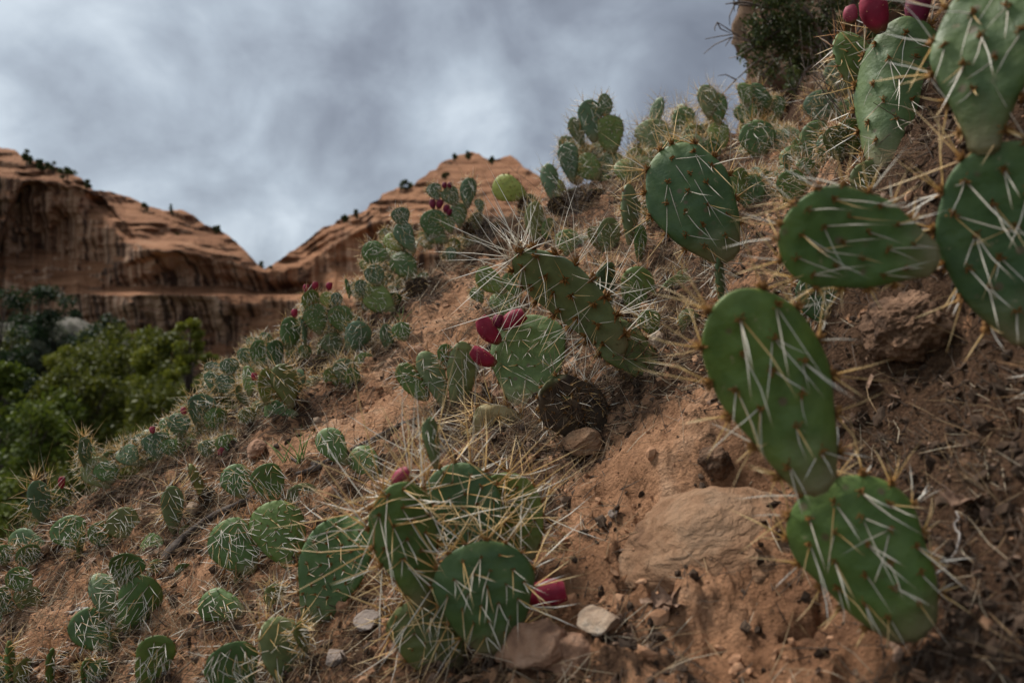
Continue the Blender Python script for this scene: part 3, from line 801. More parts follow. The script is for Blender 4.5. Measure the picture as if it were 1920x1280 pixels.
plant('dark withered pads behind the horizontal pad of the edge cactus', (1560, 600), [(1570, 620, 1520, 510, 90, 8, 0.15, 'd', 'M'), (1650, 640, 1625, 540, 90, 20, 0.15, 'k', 'K')])

# ------------------------------------------------------------------ hillside mesh
HUMUS_SHADE = [(1110, 760, 90), (1190, 700, 80), (1700, 650, 150), (1840, 700, 120), (1830, 980, 130), (1880, 1100, 110), (1460, 1120, 60), (1200, 1190, 80), (1010, 960, 60), (1160, 1010, 50),  # litter patches, with the shade of hollows and right slope painted in
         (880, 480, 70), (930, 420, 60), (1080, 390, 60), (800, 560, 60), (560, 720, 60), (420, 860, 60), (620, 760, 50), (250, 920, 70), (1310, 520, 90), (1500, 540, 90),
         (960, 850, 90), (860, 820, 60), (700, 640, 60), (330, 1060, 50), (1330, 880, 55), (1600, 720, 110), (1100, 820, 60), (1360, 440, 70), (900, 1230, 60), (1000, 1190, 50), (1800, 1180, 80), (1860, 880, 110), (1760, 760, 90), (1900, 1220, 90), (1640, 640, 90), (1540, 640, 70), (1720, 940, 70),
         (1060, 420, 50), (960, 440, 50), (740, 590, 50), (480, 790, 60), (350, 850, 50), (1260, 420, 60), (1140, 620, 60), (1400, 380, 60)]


BARE = [(1200, 900, 150), (1290, 1010, 190), (1180, 1090, 120), (1420, 1210, 170), (1560, 1230, 110), (1080, 1150, 90), (720, 760, 90), (640, 810, 80), (820, 690, 70), (560, 850, 60), (1430, 890, 110), (870, 560, 40), (830, 610, 45), (480, 880, 50),
        (640, 1150, 60), (700, 1040, 40), (520, 1120, 60), (340, 1140, 50), (320, 1090, 40), (120, 1130, 50), (100, 1210, 50), (1300, 370, 35), (1240, 390, 30), (1390, 350, 40), (1080, 470, 35), (660, 740, 60)]


def build_hillside():
    inner = np.linspace(-rad(36), rad(39), 520)
    left = np.linspace(-rad(86), -rad(36.6), 70); right = np.linspace(rad(39.6), rad(86), 70)
    th = np.concatenate([left, inner, right])
    r = np.concatenate([np.geomspace(0.42, 5.2, 560), np.geomspace(5.35, 14.0, 30)])
    oy = -0.4
    R, TH = np.meshgrid(r, th, indexing='ij')
    X = R * np.sin(TH); Y = oy + R * np.cos(TH)
    Z = terrain(X, Y, True)
    hum_shade = np.zeros_like(X)
    for (px, py, w) in HUMUS_SHADE:
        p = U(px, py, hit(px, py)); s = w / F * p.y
        hum_shade = np.maximum(hum_shade, np.exp(-(((X - p.x) / s) ** 2 + ((Y - p.y) / (s * 1.6)) ** 2)) * 0.95)
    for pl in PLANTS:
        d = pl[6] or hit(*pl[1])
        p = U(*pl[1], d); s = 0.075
        hum_shade = np.maximum(hum_shade, np.exp(-(((X - p.x) / s) ** 2 + ((Y - p.y) / (s * 1.2)) ** 2)) * 0.62)
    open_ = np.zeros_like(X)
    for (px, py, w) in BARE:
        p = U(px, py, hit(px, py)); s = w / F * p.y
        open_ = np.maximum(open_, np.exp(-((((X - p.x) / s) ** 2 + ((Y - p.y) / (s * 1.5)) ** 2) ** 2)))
    base = 0.50 + 0.20 * fbm(X * 4, Y * 4, oct=3, seed=222) - 0.06 * smooth(0.0, -0.4, X) * smooth(2.4, 1.6, Y) + 0.22 * smooth(0.22, 0.40, X) * smooth(1.4, 1.0, Y)  # broad base darkening for contrast, raised at the right as painted shade
    hum_shade = np.maximum(hum_shade, base) * (1 - 0.8 * open_)
    V = np.stack([X, Y, Z], -1).reshape(-1, 3)
    nr, nc = X.shape
    i = np.arange(nr - 1)[:, None] * nc + np.arange(nc - 1)[None]
    Fq = np.stack([i, i + 1, i + nc + 1, i + nc], -1).reshape(-1, 4)[:, ::-1]
    me = mesh_tris('hillside', V, Fq, [GROUND], None, True, {'humus_shade': hum_shade.ravel()})
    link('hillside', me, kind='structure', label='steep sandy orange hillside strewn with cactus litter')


build_hillside()


def build_valley():
    xs = np.concatenate([-np.geomspace(4000, 60, 26), np.linspace(-55, 55, 60), np.geomspace(60, 4000, 26)])
    ys = np.concatenate([np.linspace(-60, 100, 80), np.geomspace(104, 5000, 40)])
    X, Y = np.meshgrid(xs, ys, indexing='ij')
    Z = VALLEY_Z + 0.5 * fbm(X * 0.11, Y * 0.11, oct=3, seed=5) * smooth(6, 20, np.hypot(X, Y)) - 1.1 * smooth(14, 4, np.hypot(X, Y))
    nr, nc = X.shape
    i = np.arange(nr - 1)[:, None] * nc + np.arange(nc - 1)[None]
    Fq = np.stack([i, i + nc, i + nc + 1, i + 1], -1).reshape(-1, 4)
    link('valley_floor', mesh_tris('valley_floor', np.stack([X, Y, Z], -1).reshape(-1, 3), Fq, [VALLEY]), kind='structure', label='brushy canyon floor below the hillside')


build_valley()

# ------------------------------------------------------------------ canyon cliffs
TOPS = [(-900, 180), (-500, 215), (-200, 262), (-60, 282), (0, 276), (28, 280), (48, 298), (100, 312), (150, 332), (175, 356), (235, 366), (268, 384), (305, 394), (340, 392), (362, 402),
        (385, 420), (410, 432), (440, 452), (466, 478), (482, 494), (497, 503), (512, 496), (530, 482), (562, 462), (600, 432), (604, 428), (626, 420), (632, 412), (650, 406), (672, 402), (688, 395), (694, 382), (712, 372), (716, 364), (738, 358), (752, 351), (776, 346), (784, 336), (798, 329), (806, 321), (818, 317), (824, 305), (834, 300), (854, 295), (858, 291), (878, 287), (897, 288), (906, 296), (920, 301), (938, 298), (956, 293), (964, 296), (976, 306), (982, 314), (995, 321), (1010, 330), (1030, 352), (1080, 372), (1150, 390), (1300, 420), (1600, 470), (2100, 520), (2600, 560)]


def build_cliff():
    px = np.concatenate([np.arange(-900, -60, 20), np.arange(-60, 1060, 2.6), np.arange(1060, 2600, 24)]).astype(float)
    top = np.interp(px, [t[0] for t in TOPS], [t[1] for t in TOPS])
    top = top + 3.5 * fbm(px * 0.035, px * 0, oct=4, seed=7) + 1.2 * fbm(px * 0.16, px * 0 + 4, oct=2, seed=17)
    nv, nb = 190, 26
    d0 = 128 + 14 * smooth(250, 560, px) - 10 * smooth(560, 860, px) - 10 * smooth(150, -300, px)
    rows = []
    for j in range(nv):
        t = j / (nv - 1)
        py = 735 + (top - 735) * t
        # receding slickrock above the rim line
        rim = np.interp(px, [-900, -60, 0, 90, 160, 200, 235, 300, 420, 500, 560, 700, 800, 880, 1000, 1060, 2600],
                        [320, 330, 332, 344, 372, 415, 452, 470, 492, 512, 500, 418, 420, 430, 440, 450, 600])
        back = np.maximum(rim - py, 0)
        D = d0 + back * 0.17 + 0.0009 * back ** 2
        tq = back / 15.0 + 0.9 * fbm(px * 0.008, np.full_like(px, py.mean() * 0.012), oct=3, seed=160) + 0.5 * fbm(px * 0.03, px * 0 + 1.5, oct=2, seed=161)
        fr = tq - np.floor(tq)
        D = D + 2.6 * (smooth(0.0, 0.8, fr) - fr) * smooth(2, 14, back)
        # bench: the wall below it stands forward
        bench = 548 + 0.012 * (px - 300) + 9 * smooth(560, 900, px) - 10 * smooth(120, 0, px)
        D = D - 7.5 * smooth(-3, 5, py - bench) * smooth(90, 220, px)
        # big varnished alcove in the left-hand wall
        arch = 338 + 9 * fbm(px * 0.02, px * 0 + 2.5, oct=3, seed=33) + 0.00012 * np.abs(px - 60) ** 2.6 * (px > 60) + 0.03 * (px - 60) ** 2 * (px <= 60)
        D = D + 5.0 * smooth(-2, 14, py - arch) * (1 - smooth(470, 545, py)) * (1 - smooth(190, 300, px))
        # lens-shaped overhang
        cxl = (px - 345) / 165.0
        arc_top = 468 + 52 * cxl ** 2 + 6 * cxl + 7 * fbm(px * 0.025, px * 0 + 8, oct=3, seed=34)
        depth = np.clip(1 - cxl ** 2, 0, 1)
        D = D + 4.0 * depth * smooth(0, 64, py - arc_top) * (1 - smooth(536, 546, py))
        D = D - 3.0 * np.clip(1 - ((px - 340) / 175) ** 2, 0, 1) * smooth(-26, -2, py - arc_top) * (1 - smooth(0, 16, py - arc_top))
        # hollows in the right-hand dome
        for (hx, hy, wx, wy, a) in ((640, 500, 80, 36, 7.0), (700, 450, 66, 30, 6.0), (600, 470, 40, 20, 4.0), (780, 440, 50, 24, 4.0), (560, 545, 90, 14, 4.0), (560, 590, 60, 40, 2.5), (330, 590, 80, 40, 2.0), (420, 415, 46, 14, -4), (345, 402, 36, 12, -3), (190, 600, 30, 50, 3)):
            D = D + a * np.exp(-((px - hx) / wx) ** 2 - ((py - hy) / wy) ** 2)
        # relief
        nx, nz = px * 0.085, (640 - py) * 0.085
        D = D + 4.2 * fbm(nx * 0.12, nz * 0.18, oct=5, seed=100) + 2.2 * np.abs(fbm(nx * 0.10 + nz * 0.22, nz * 0.5, oct=4, seed=105)) * smooth(0, 12, back) + 0.35 * fbm(nx * 0.06 + nz * 0.1, nz * 1.1, oct=4, seed=110) * (1 + 4.0 * smooth(0, 20, back)) + 1.6 * fbm(nx * 0.9, nz * 0.06, oct=3, seed=120) * smooth(10, -4, back)
        z = (640 - py) / F * D
        rows.append(np.stack([(px - 960) / F * D, D, z], -1))
    last = rows[-1]
    for j in range(1, nb + 1):
        a = (j / nb) ** 1.5
        q = last.copy()
        q[:, 1] += 90 * a
        q[:, 0] *= 1 + 0.35 * a
        q[:, 2] += -(q[:, 2] + 6) * a * 0.85 + 0.8 * fbm(q[:, 0] * 0.1, q[:, 1] * 0.1, oct=3, seed=130) * a
        rows.append(q)
    G = np.stack(rows, 0)
    nr, nc = G.shape[:2]
    i = np.arange(nr - 1)[:, None] * nc + np.arange(nc - 1)[None]
    Fq = np.stack([i, i + 1, i + nc + 1, i + nc], -1).reshape(-1, 4)
    link('canyon_cliff', mesh_tris('canyon_cliff', G.reshape(-1, 3), Fq, [CLIFF]), kind='structure', label='streaked red sandstone canyon wall with a notch')
    return px, top, d0


build_cliff()


def build_talus():
    """pale rubble slope between the dark trees at the far left"""
    v, f = ico(6)
    n = fbm(v[:, 0] * 3, v[:, 1] * 3, v[:, 2] * 3, oct=5, seed=140)
    n2 = 1 - np.abs(fbm(v[:, 0] * 9, v[:, 1] * 9, v[:, 2] * 9, oct=4, seed=141))
    v = v * (1 + 0.14 * n + 0.05 * n2)[:, None] * np.array([7.5, 6.0, 4.4])
    c = U(75, 690, 62); c.z -= 0.6
    link('talus_slope', mesh_tris('talus_slope', v + np.array(c), f, [TALUS]), kind='structure', label='pale grey rubble slope behind the valley trees')


build_talus()


# ------------------------------------------------------------------ rocks
def rock_mesh(name, size, mat, seed, sub=5, cuts=9, rough=0.15, strata=0.0):
    g = np.random.default_rng(seed)
    v, f = ico(sub)
    v = v.copy()
    for _ in range(cuts):
        n = unit(g.normal(size=3)); k = g.uniform(0.55, 0.86)
        d = v @ n
        v = v - np.where(d > k, d - k, 0)[:, None] * n
    v = v * (1 + rough * fbm(v[:, 0] * 2.5 + seed, v[:, 1] * 2.5, v[:, 2] * 2.5, oct=5, seed=seed) + rough * 0.4 * fbm(v[:, 0] * 11, v[:, 1] * 11 + seed, v[:, 2] * 11, oct=3, seed=seed + 1))[:, None]
    if strata:
        v[:, 0:2] *= (1 + strata * np.sign(np.sin(v[:, 2] * 9 + 2 * fbm(v[:, 0], v[:, 1], oct=2, seed=seed))) * 0.5)[:, None]
    v = v * np.asarray(size)
    return mesh_tris(name, v, f, [mat])


SLOPE = Matrix.Identity(4)
_n = Vector((-PA, -PB, 1)).normalized()
SLOPE = _n.to_track_quat('Z', 'Y').to_matrix().to_4x4()


def lie(p):
    e = 0.06
    n = Vector((-(float(terrain(p.x + e, p.y)) - float(terrain(p.x - e, p.y))) / (2 * e), -(float(terrain(p.x, p.y + e)) - float(terrain(p.x, p.y - e))) / (2 * e), 1)).normalized()
    return n.to_track_quat('Z', 'Y').to_matrix().to_4x4()


def rock(label, px, py, wpx, hpx, mat, seed, thick=0.7, sink=0.25, rot=0.0, name='rock', cat='rock', **kw):
    p = ground_point(px, py + hpx * max(0.0, 0.5 - 0.9 * sink))
    s = 0.5 / F * p.y
    size = (wpx * s, wpx * s * 0.8, hpx * s * thick * 1.25)
    me = rock_mesh(name, size, mat, seed, **kw)
    p.z += size[2] * (1 - 2 * sink)
    return link(name, me, None, Matrix.Translation(p) @ lie(p) @ Matrix.Rotation(rot, 4, 'Z'), label, cat)


rock('broad tan sandstone slab set into the bare bank', 1335, 1020, 440, 330, ROCK_SLAB, 5, 0.50, 0.90, 0.5, cuts=8, rough=0.09, sub=6, name='sandstone_slab')
rock('brown lumpy rock at the bottom edge below the spiny clump', 995, 1240, 150, 95, ROCK_PINK, 6, 0.85, 0.30, 0.3)
rock('reddish rock wedged beside the pale flat stone', 1075, 1228, 120, 95, ROCK_PINK, 7, 0.8, 0.28, 1.0)
rock('pale flat stone tilted against dark debris at the bottom', 1125, 1190, 100, 70, ROCK_PALE, 8, 0.55, 0.0, 0.2, cuts=20, rough=0.02)
rock('rough pale stone under the dead brown pad', 1092, 832, 80, 56, ROCK_SLAB, 9, 0.8, 0.3, 0.4)
rock('cream stone in the shade right of the long-spined cactus', 1232, 642, 60, 62, ROCK_PALE, 10, 0.8, 0.3)
rock('pinkish stone behind the small trio', 790, 672, 52, 52, ROCK_PINK, 12, 0.8, 0.2)
rock('pink stone behind the stem of the fruiting cactus', 950, 742, 60, 62, ROCK_PINK, 13, 0.85, 0.15)
rock('small grey flat stone below the big dotted pad', 690, 1184, 62, 34, ROCK_GREY, 14, 0.5, 0.05)
rock('flat grey chip at the bottom edge left of the spiny clump', 626, 1248, 52, 32, ROCK_GREY, 15, 0.5, 0.1)
rock('small white pebble on the brow edge by a reclining pad', 595, 780, 18, 16, ROCK_PALE, 16, 0.8, 0.05, sub=3)
rock('pale chip lying on bare sand under the fallen branch tip', 686, 832, 26, 24, ROCK_PALE, 17, 0.5, 0.1, sub=4)
rock('blue-grey pebble beside dark debris on the bare bank', 1150, 1000, 22, 18, ROCK_GREY, 18, 0.8, 0.05, sub=3)
rock('pale stone beside the bristly pad near the fallen branch', 362, 960, 34, 32, ROCK_PALE, 19, 0.7, 0.1, sub=4)
rock('reddish clod at the lip of the brow above the sand', 478, 845, 52, 34, ROCK_PINK, 22, 0.7, 0.2)
rock('rounded brown lump added for the shaded hollow below the horizontal pad', 1700, 600, 170, 120, LUMP, 25, 0.8, 0.2, rough=0.28, cuts=3, sub=6)  # dark soil lump added in place of the bank's shaded undercut
rock('grey crumbly lump on the bank beside the nearest cactus', 1345, 905, 76, 60, LUMP, 26, 0.8, 0.25, rough=0.3, cuts=3)


def outcrop():
    v, f = ico(6)
    g = np.random.default_rng(77)
    v = v.copy()
    for _ in range(14):
        n = unit(g.normal(size=3) * np.array([1, 1, 0.35])); k = g.uniform(0.66, 0.88)
        d = v @ n
        v = v - np.where(d > k, d - k, 0)[:, None] * n
    v = v * (1 + 0.26 * fbm(v[:, 0] * 2.2, v[:, 1] * 2.2, v[:, 2] * 4.0, oct=5, gain=0.6, seed=150) - 0.10 * np.abs(fbm(v[:, 0] * 4, v[:, 1] * 4, v[:, 2] * 5, oct=3, seed=152)) + 0.05 * fbm(v[:, 0] * 10, v[:, 1] * 10, v[:, 2] * 16, oct=4, seed=151))[:, None]
    d = 4.6
    k = d / F
    size = np.array([230 * k, 0.8, 430 * k])
    v = v * size
    c = U(1628, -40, d)
    c = c + Vector((0, 0.55, 0))
    k2 = NT('outcrop_sandstone')
    co = k2.coord('Object')
    col = k2.ramp(k2.noise(3.0, 8, 0.62, 0.6, co), [(0.34, (0.060, 0.030, 0.018)), (0.46, (0.18, 0.105, 0.064)), (0.60, (0.28, 0.185, 0.12)), (0.74, (0.36, 0.26, 0.18))])
    k2.bump(k2.noise(9, 9, 0.7, 0.6, co), 0.12, 1.0)
    m = k2.fin(col, 0.95, 0.1)
    me = mesh_tris('rock_outcrop', v, f, [m])
    link('rock_outcrop', me, None, Matrix.Translation(c), 'tall tan sandstone outcrop at the top of the hillside', 'rock outcrop')


outcrop()


# ------------------------------------------------------------------ trees and shrubs
def leaf_cards(pos, size, g, flat=0.0):
    n = len(pos)
    a = unit(g.normal(size=(n, 3))); b = unit(np.cross(a, unit(g.normal(size=(n, 3)))))
    s = size * g.uniform(0.6, 1.3, n)[:, None]
    V = np.stack([pos - a * s, pos + b * s * 0.55, pos + a * s, pos - b * s * 0.55], 1).reshape(-1, 3)
    F4 = np.arange(n * 4).reshape(n, 4)
    return V, F4


def tree(label, px, base_py, top_py, wpx, d, leaf, seed, leaves=5200, leaf_size=0.085, clumps=26, name='tree', cat='tree', group='valley trees', trunk_r=0.13, low=0.18, base_drop=0.0):
    g = np.random.default_rng(seed)
    base = U(px, base_py, d); H = (base_py - top_py) / F * d; W = wpx / F * d
    base.z -= base_drop; H += base_drop
    root = empty(name, base, label, cat, group)
    tr = Soup()
    trunk = spline([(0, 0, -0.3), (g.normal() * .05 * W, 0, H * .3), (g.normal() * .08 * W, g.normal() * .05 * W, H * .62), (g.normal() * .1 * W, 0, H * .9)], 12)
    v, f, t = tube(trunk, np.linspace(trunk_r, trunk_r * 0.15, 12), 7, 0.2, seed); tr.add(v, f, 0, t)
    P = []
    for c in range(clumps):
        # clump centres through the crown's volume, wider in the middle
        h = g.uniform(low, 0.97)
        prof = math.sin(math.pi * min(1, (h - low * 0.6) / (1.02 - low * 0.6)) ** 0.8) ** 0.75
        a = g.uniform(0, 2 * math.pi); rr = math.sqrt(g.uniform(0.05, 1)) * 0.46 * W * prof
        cc = np.array([math.cos(a) * rr, math.sin(a) * rr, H * h])
        i = int(np.clip(h * 0.75 * 11, 0, 11))
        v, f, t = tube(spline([trunk[i], (trunk[i] + cc) / 2 + np.array([0, 0, 0.05 * H]), cc], 6), np.linspace(trunk_r * 0.35, trunk_r * 0.06, 6), 4); tr.add(v, f, 0, t)
        n = int(leaves / clumps * g.uniform(0.5, 1.5))
        s = W * g.uniform(0.07, 0.15)
        q = g.normal(size=(n, 3)); q = q / np.linalg.norm(q, axis=1, keepdims=True) * (g.uniform(0, 1, (n, 1)) ** 0.45)
        P.append(cc + q * np.array([s, s, s * 0.75]) * 1.5)
    P = np.concatenate(P)
    V, F4 = leaf_cards(P, leaf_size, g)
    link('trunk', tr.mesh('trunk', [BARK]), root)
    link('crown', mesh_tris('crown', V, F4, [LEAF[leaf]], None, False), root)
    return root


TR = [
    ('dark evergreen tree in front of the pale rubble at the left edge', 5, 800, 548, 160, 48, 'dark', 0.12),
    ('dark rounded evergreen at the foot of the streaked wall', 85, 790, 528, 130, 56, 'dark', 0.13),
    ('small dark juniper against the cliff foot', 128, 740, 556, 90, 66, 'dark', 0.14),
    ('near-black evergreen behind the olive thicket', 205, 800, 590, 110, 52, 'dark', 0.13),
    ('broad olive-green cottonwood in the middle of the valley', 235, 900, 605, 250, 34, 'olive', 0.10),
    ('olive cottonwood leaning towards the brow', 330, 880, 622, 170, 30, 'olive', 0.085),
    ('slender yellow-green young tree in front of the cliff foot', 352, 880, 585, 80, 27, 'gold', 0.075),
    ('thin wispy yellow-green tree beside the slender one', 282, 840, 608, 80, 40, 'gold', 0.10),
    ('bright green cottonwood crown low at the left edge', 5, 960, 680, 170, 24, 'bright', 0.085),
    ('bright green bushy tree below the left edge crown', 75, 1010, 760, 190, 20, 'bright', 0.075),
    ('dim olive tree in shadow behind the star-topped cactus', 175, 960, 700, 190, 26, 'olive', 0.085),
    ('shadowed olive tree behind the brow thicket', 300, 960, 720, 190, 22, 'olive', 0.075),
    ('olive tree behind the brow nearest the notch', 395, 860, 640, 120, 25, 'olive', 0.075),
    ('yellow-green cottonwood top between the broad one and the slender tree', 290, 880, 640, 130, 32, 'gold', 0.09),
    ('dull green tree against the cliff foot beside the dark juniper', 165, 840, 630, 130, 42, 'olive', 0.11),
    ('green tree low between the left edge crown and the broad cottonwood', 130, 960, 730, 160, 25, 'bright', 0.08),
    ('leafy olive tree filling the gap under the cottonwood', 120, 930, 690, 170, 30, 'olive', 0.09),
]
for i, (lb, px, by, ty, w, d, lf, ls) in enumerate(TR):
    bz = (640 - by) / F * d
    tree(lb, px, by, ty, w, d, lf, 200 + i, leaves=6500 if w > 120 else 3800, leaf_size=ls, clumps=34 if w > 120 else 20,
         base_drop=max(0.0, bz - VALLEY_Z + 0.3), low=0.12 if lf != 'gold' else 0.2)
for i, (lb, px, by, ty, w, d, lf) in enumerate([
        ('yellowish leafy bush at the left edge just below the brow', 15, 1090, 880, 170, 9.0, 'bright'),
        ('dusky green bush behind the grey-green orange-spined pad', 110, 1020, 850, 170, 11.0, 'olive'),
        ('low shaded bush under the star-topped cactus', 215, 980, 850, 150, 12.0, 'olive'),
        ('feathery yellow-green bush lowest at the left edge', -30, 1120, 940, 150, 7.0, 'bright')]):
    bz = (640 - by) / F * d
    tree(lb, px, by, ty, w, d, lf, 300 + i, leaves=7000, leaf_size=0.028, clumps=40, name='bush', cat='bush', group='bushes under the brow', trunk_r=0.03, low=0.05, base_drop=max(0.0, bz - VALLEY_Z + 0.9))

for i, (lb, px, by, ty, w, d, lf) in enumerate([
        ('grey-green sagebrush on the pale rubble slope', 60, 700, 640, 90, 54, 'sage'), ('yellowish shrub at the foot of the pale rubble slope', 120, 720, 650, 90, 52, 'gold'),
        ('grey sagebrush high on the pale rubble slope', 100, 640, 600, 70, 57, 'sage'), ('dark olive shrub at the left of the pale rubble slope', 20, 690, 620, 90, 53, 'olive'), ('olive shrub at the right rim of the pale rubble', 165, 690, 625, 80, 54, 'dark')]):
    tree(lb, px, by, ty, w, d, lf, 350 + i, leaves=3200, leaf_size=0.10, clumps=26, name='shrub', cat='shrub', group='shrubs on the rubble slope', trunk_r=0.05, low=0.02, base_drop=0.6)
CS = [('juniper bush topmost on the left-hand cliff rim', 50, 305, 26, 34, 130), ('low dark bush beside the topmost rim juniper', 78, 312, 30, 14, 130), ('small bush on the left-hand rim in mid slope', 100, 318, 14, 20, 130),
      ('dark wide bush on the left-hand cliff rim above the alcove', 126, 330, 34, 22, 131), ('small rim bush at the top of the striped alcove', 163, 350, 20, 16, 132),
      ('tiny shrub on the smooth slickrock dome', 270, 392, 16, 14, 138), ('little twiggy shrub on the slickrock brow above the lens overhang', 321, 396, 8, 16, 140), ('dark shrub on the ledge descending to the notch', 405, 432, 18, 14, 144),
      ('shrub at the left lip of the notch', 490, 502, 14, 14, 146), ('tiny shrub in the bottom of the notch', 508, 506, 10, 9, 146), ('small shrub on the lower right-hand cliff ridge', 648, 410, 18, 12, 140), ('roundish shrub on the right-hand ridge beside the small one', 668, 404, 12, 14, 140),
      ('wide dark shrub halfway up the right-hand ridge', 760, 350, 30, 14, 138), ('small shrub near the right-hand summit', 852, 296, 10, 10, 138), ('dark round shrub on the right-hand summit', 878, 292, 14, 12, 138), ('thin shrub between the twin summits', 922, 302, 12, 10, 138), ('low bush on the slickrock face', 330, 446, 14, 10, 141), ('bush on the dome face below the summit', 835, 330, 16, 10, 138)]
for i, (lb, px, by, w, h, d) in enumerate(CS):
    tree(lb, px, by + 5, by - h * 0.75, w * 0.95, d - 2.0, 'juniper', 400 + i, leaves=700, leaf_size=0.20, clumps=10, name='shrub', cat='shrub', group='shrubs on the cliff', trunk_r=0.10, low=0.08)


# ------------------------------------------------------------------ cactus builder
STYLE = {  # spacing, spines per areole, length, down, spread, colours(face, rim), rim length, tuft
    'N': (0.170, 2, 0.38, 0.80, 0.32, 'w', 's', 0.40, 0.95),
    'N2': (0.170, 2, 0.50, 0.50, 0.40, 'w', 's', 0.85, 0.75),
    'N3': (0.105, 2, 0.17, 0.35, 0.70, 'w', 'r', 0.28, 0.65),
    'F1': (0.165, 3, 0.22, 0.60, 0.55, 'w', 'w', 0.26, 0.6),
    'M': (0.150, 2, 0.44, 0.65, 0.45, 'w', 'r', 0.40, 0.7),
    'S': (0.150, 3, 0.48, 0.05, 0.75, 'w', 'w', 0.70, 1.4),
    'S2': (0.155, 2, 0.52, 0.50, 0.50, 'w', 's', 0.62, 0.7),
    'S3': (0.160, 3, 0.55, 0.35, 0.60, 'w', 's', 1.05, 0.9),
    'R': (0.140, 2, 0.34, 0.30, 0.55, 'w', 'r', 0.60, 0.8),
    'R2': (0.160, 2, 0.38, 0.50, 0.55, 'w', 's', 0.75, 0.6),
    'F': (0.155, 1, 0.40, 0.65, 0.40, 'w', 's', 0.38, 0.75),
    'Y': (0.125, 0, 0.0, 0.5, 0.7, 'w', 'r', 0.0, 1.0),
    'Y2': (0.125, 1, 0.14, 0.5, 0.7, 'w', 'r', 0.18, 0.9),
    'K': (0.150, 2, 0.34, 0.30, 0.80, 'k', 'k', 0.46, 1.2),
    'T': (0.170, 5, 0.34, 0.10, 1.0, 's', 's', 0.50, 1.3),
}
SPM = {'w': 0, 's': 1, 'r': 2, 'k': 4}
SP_MATS = [SPINE_WHITE, SPINE_STRAW, SPINE_RUST, GLOCHID, mat_spine('spine_withered', (0.02, 0.010, 0.005), (0.085, 0.050, 0.026), (0.20, 0.13, 0.075))]


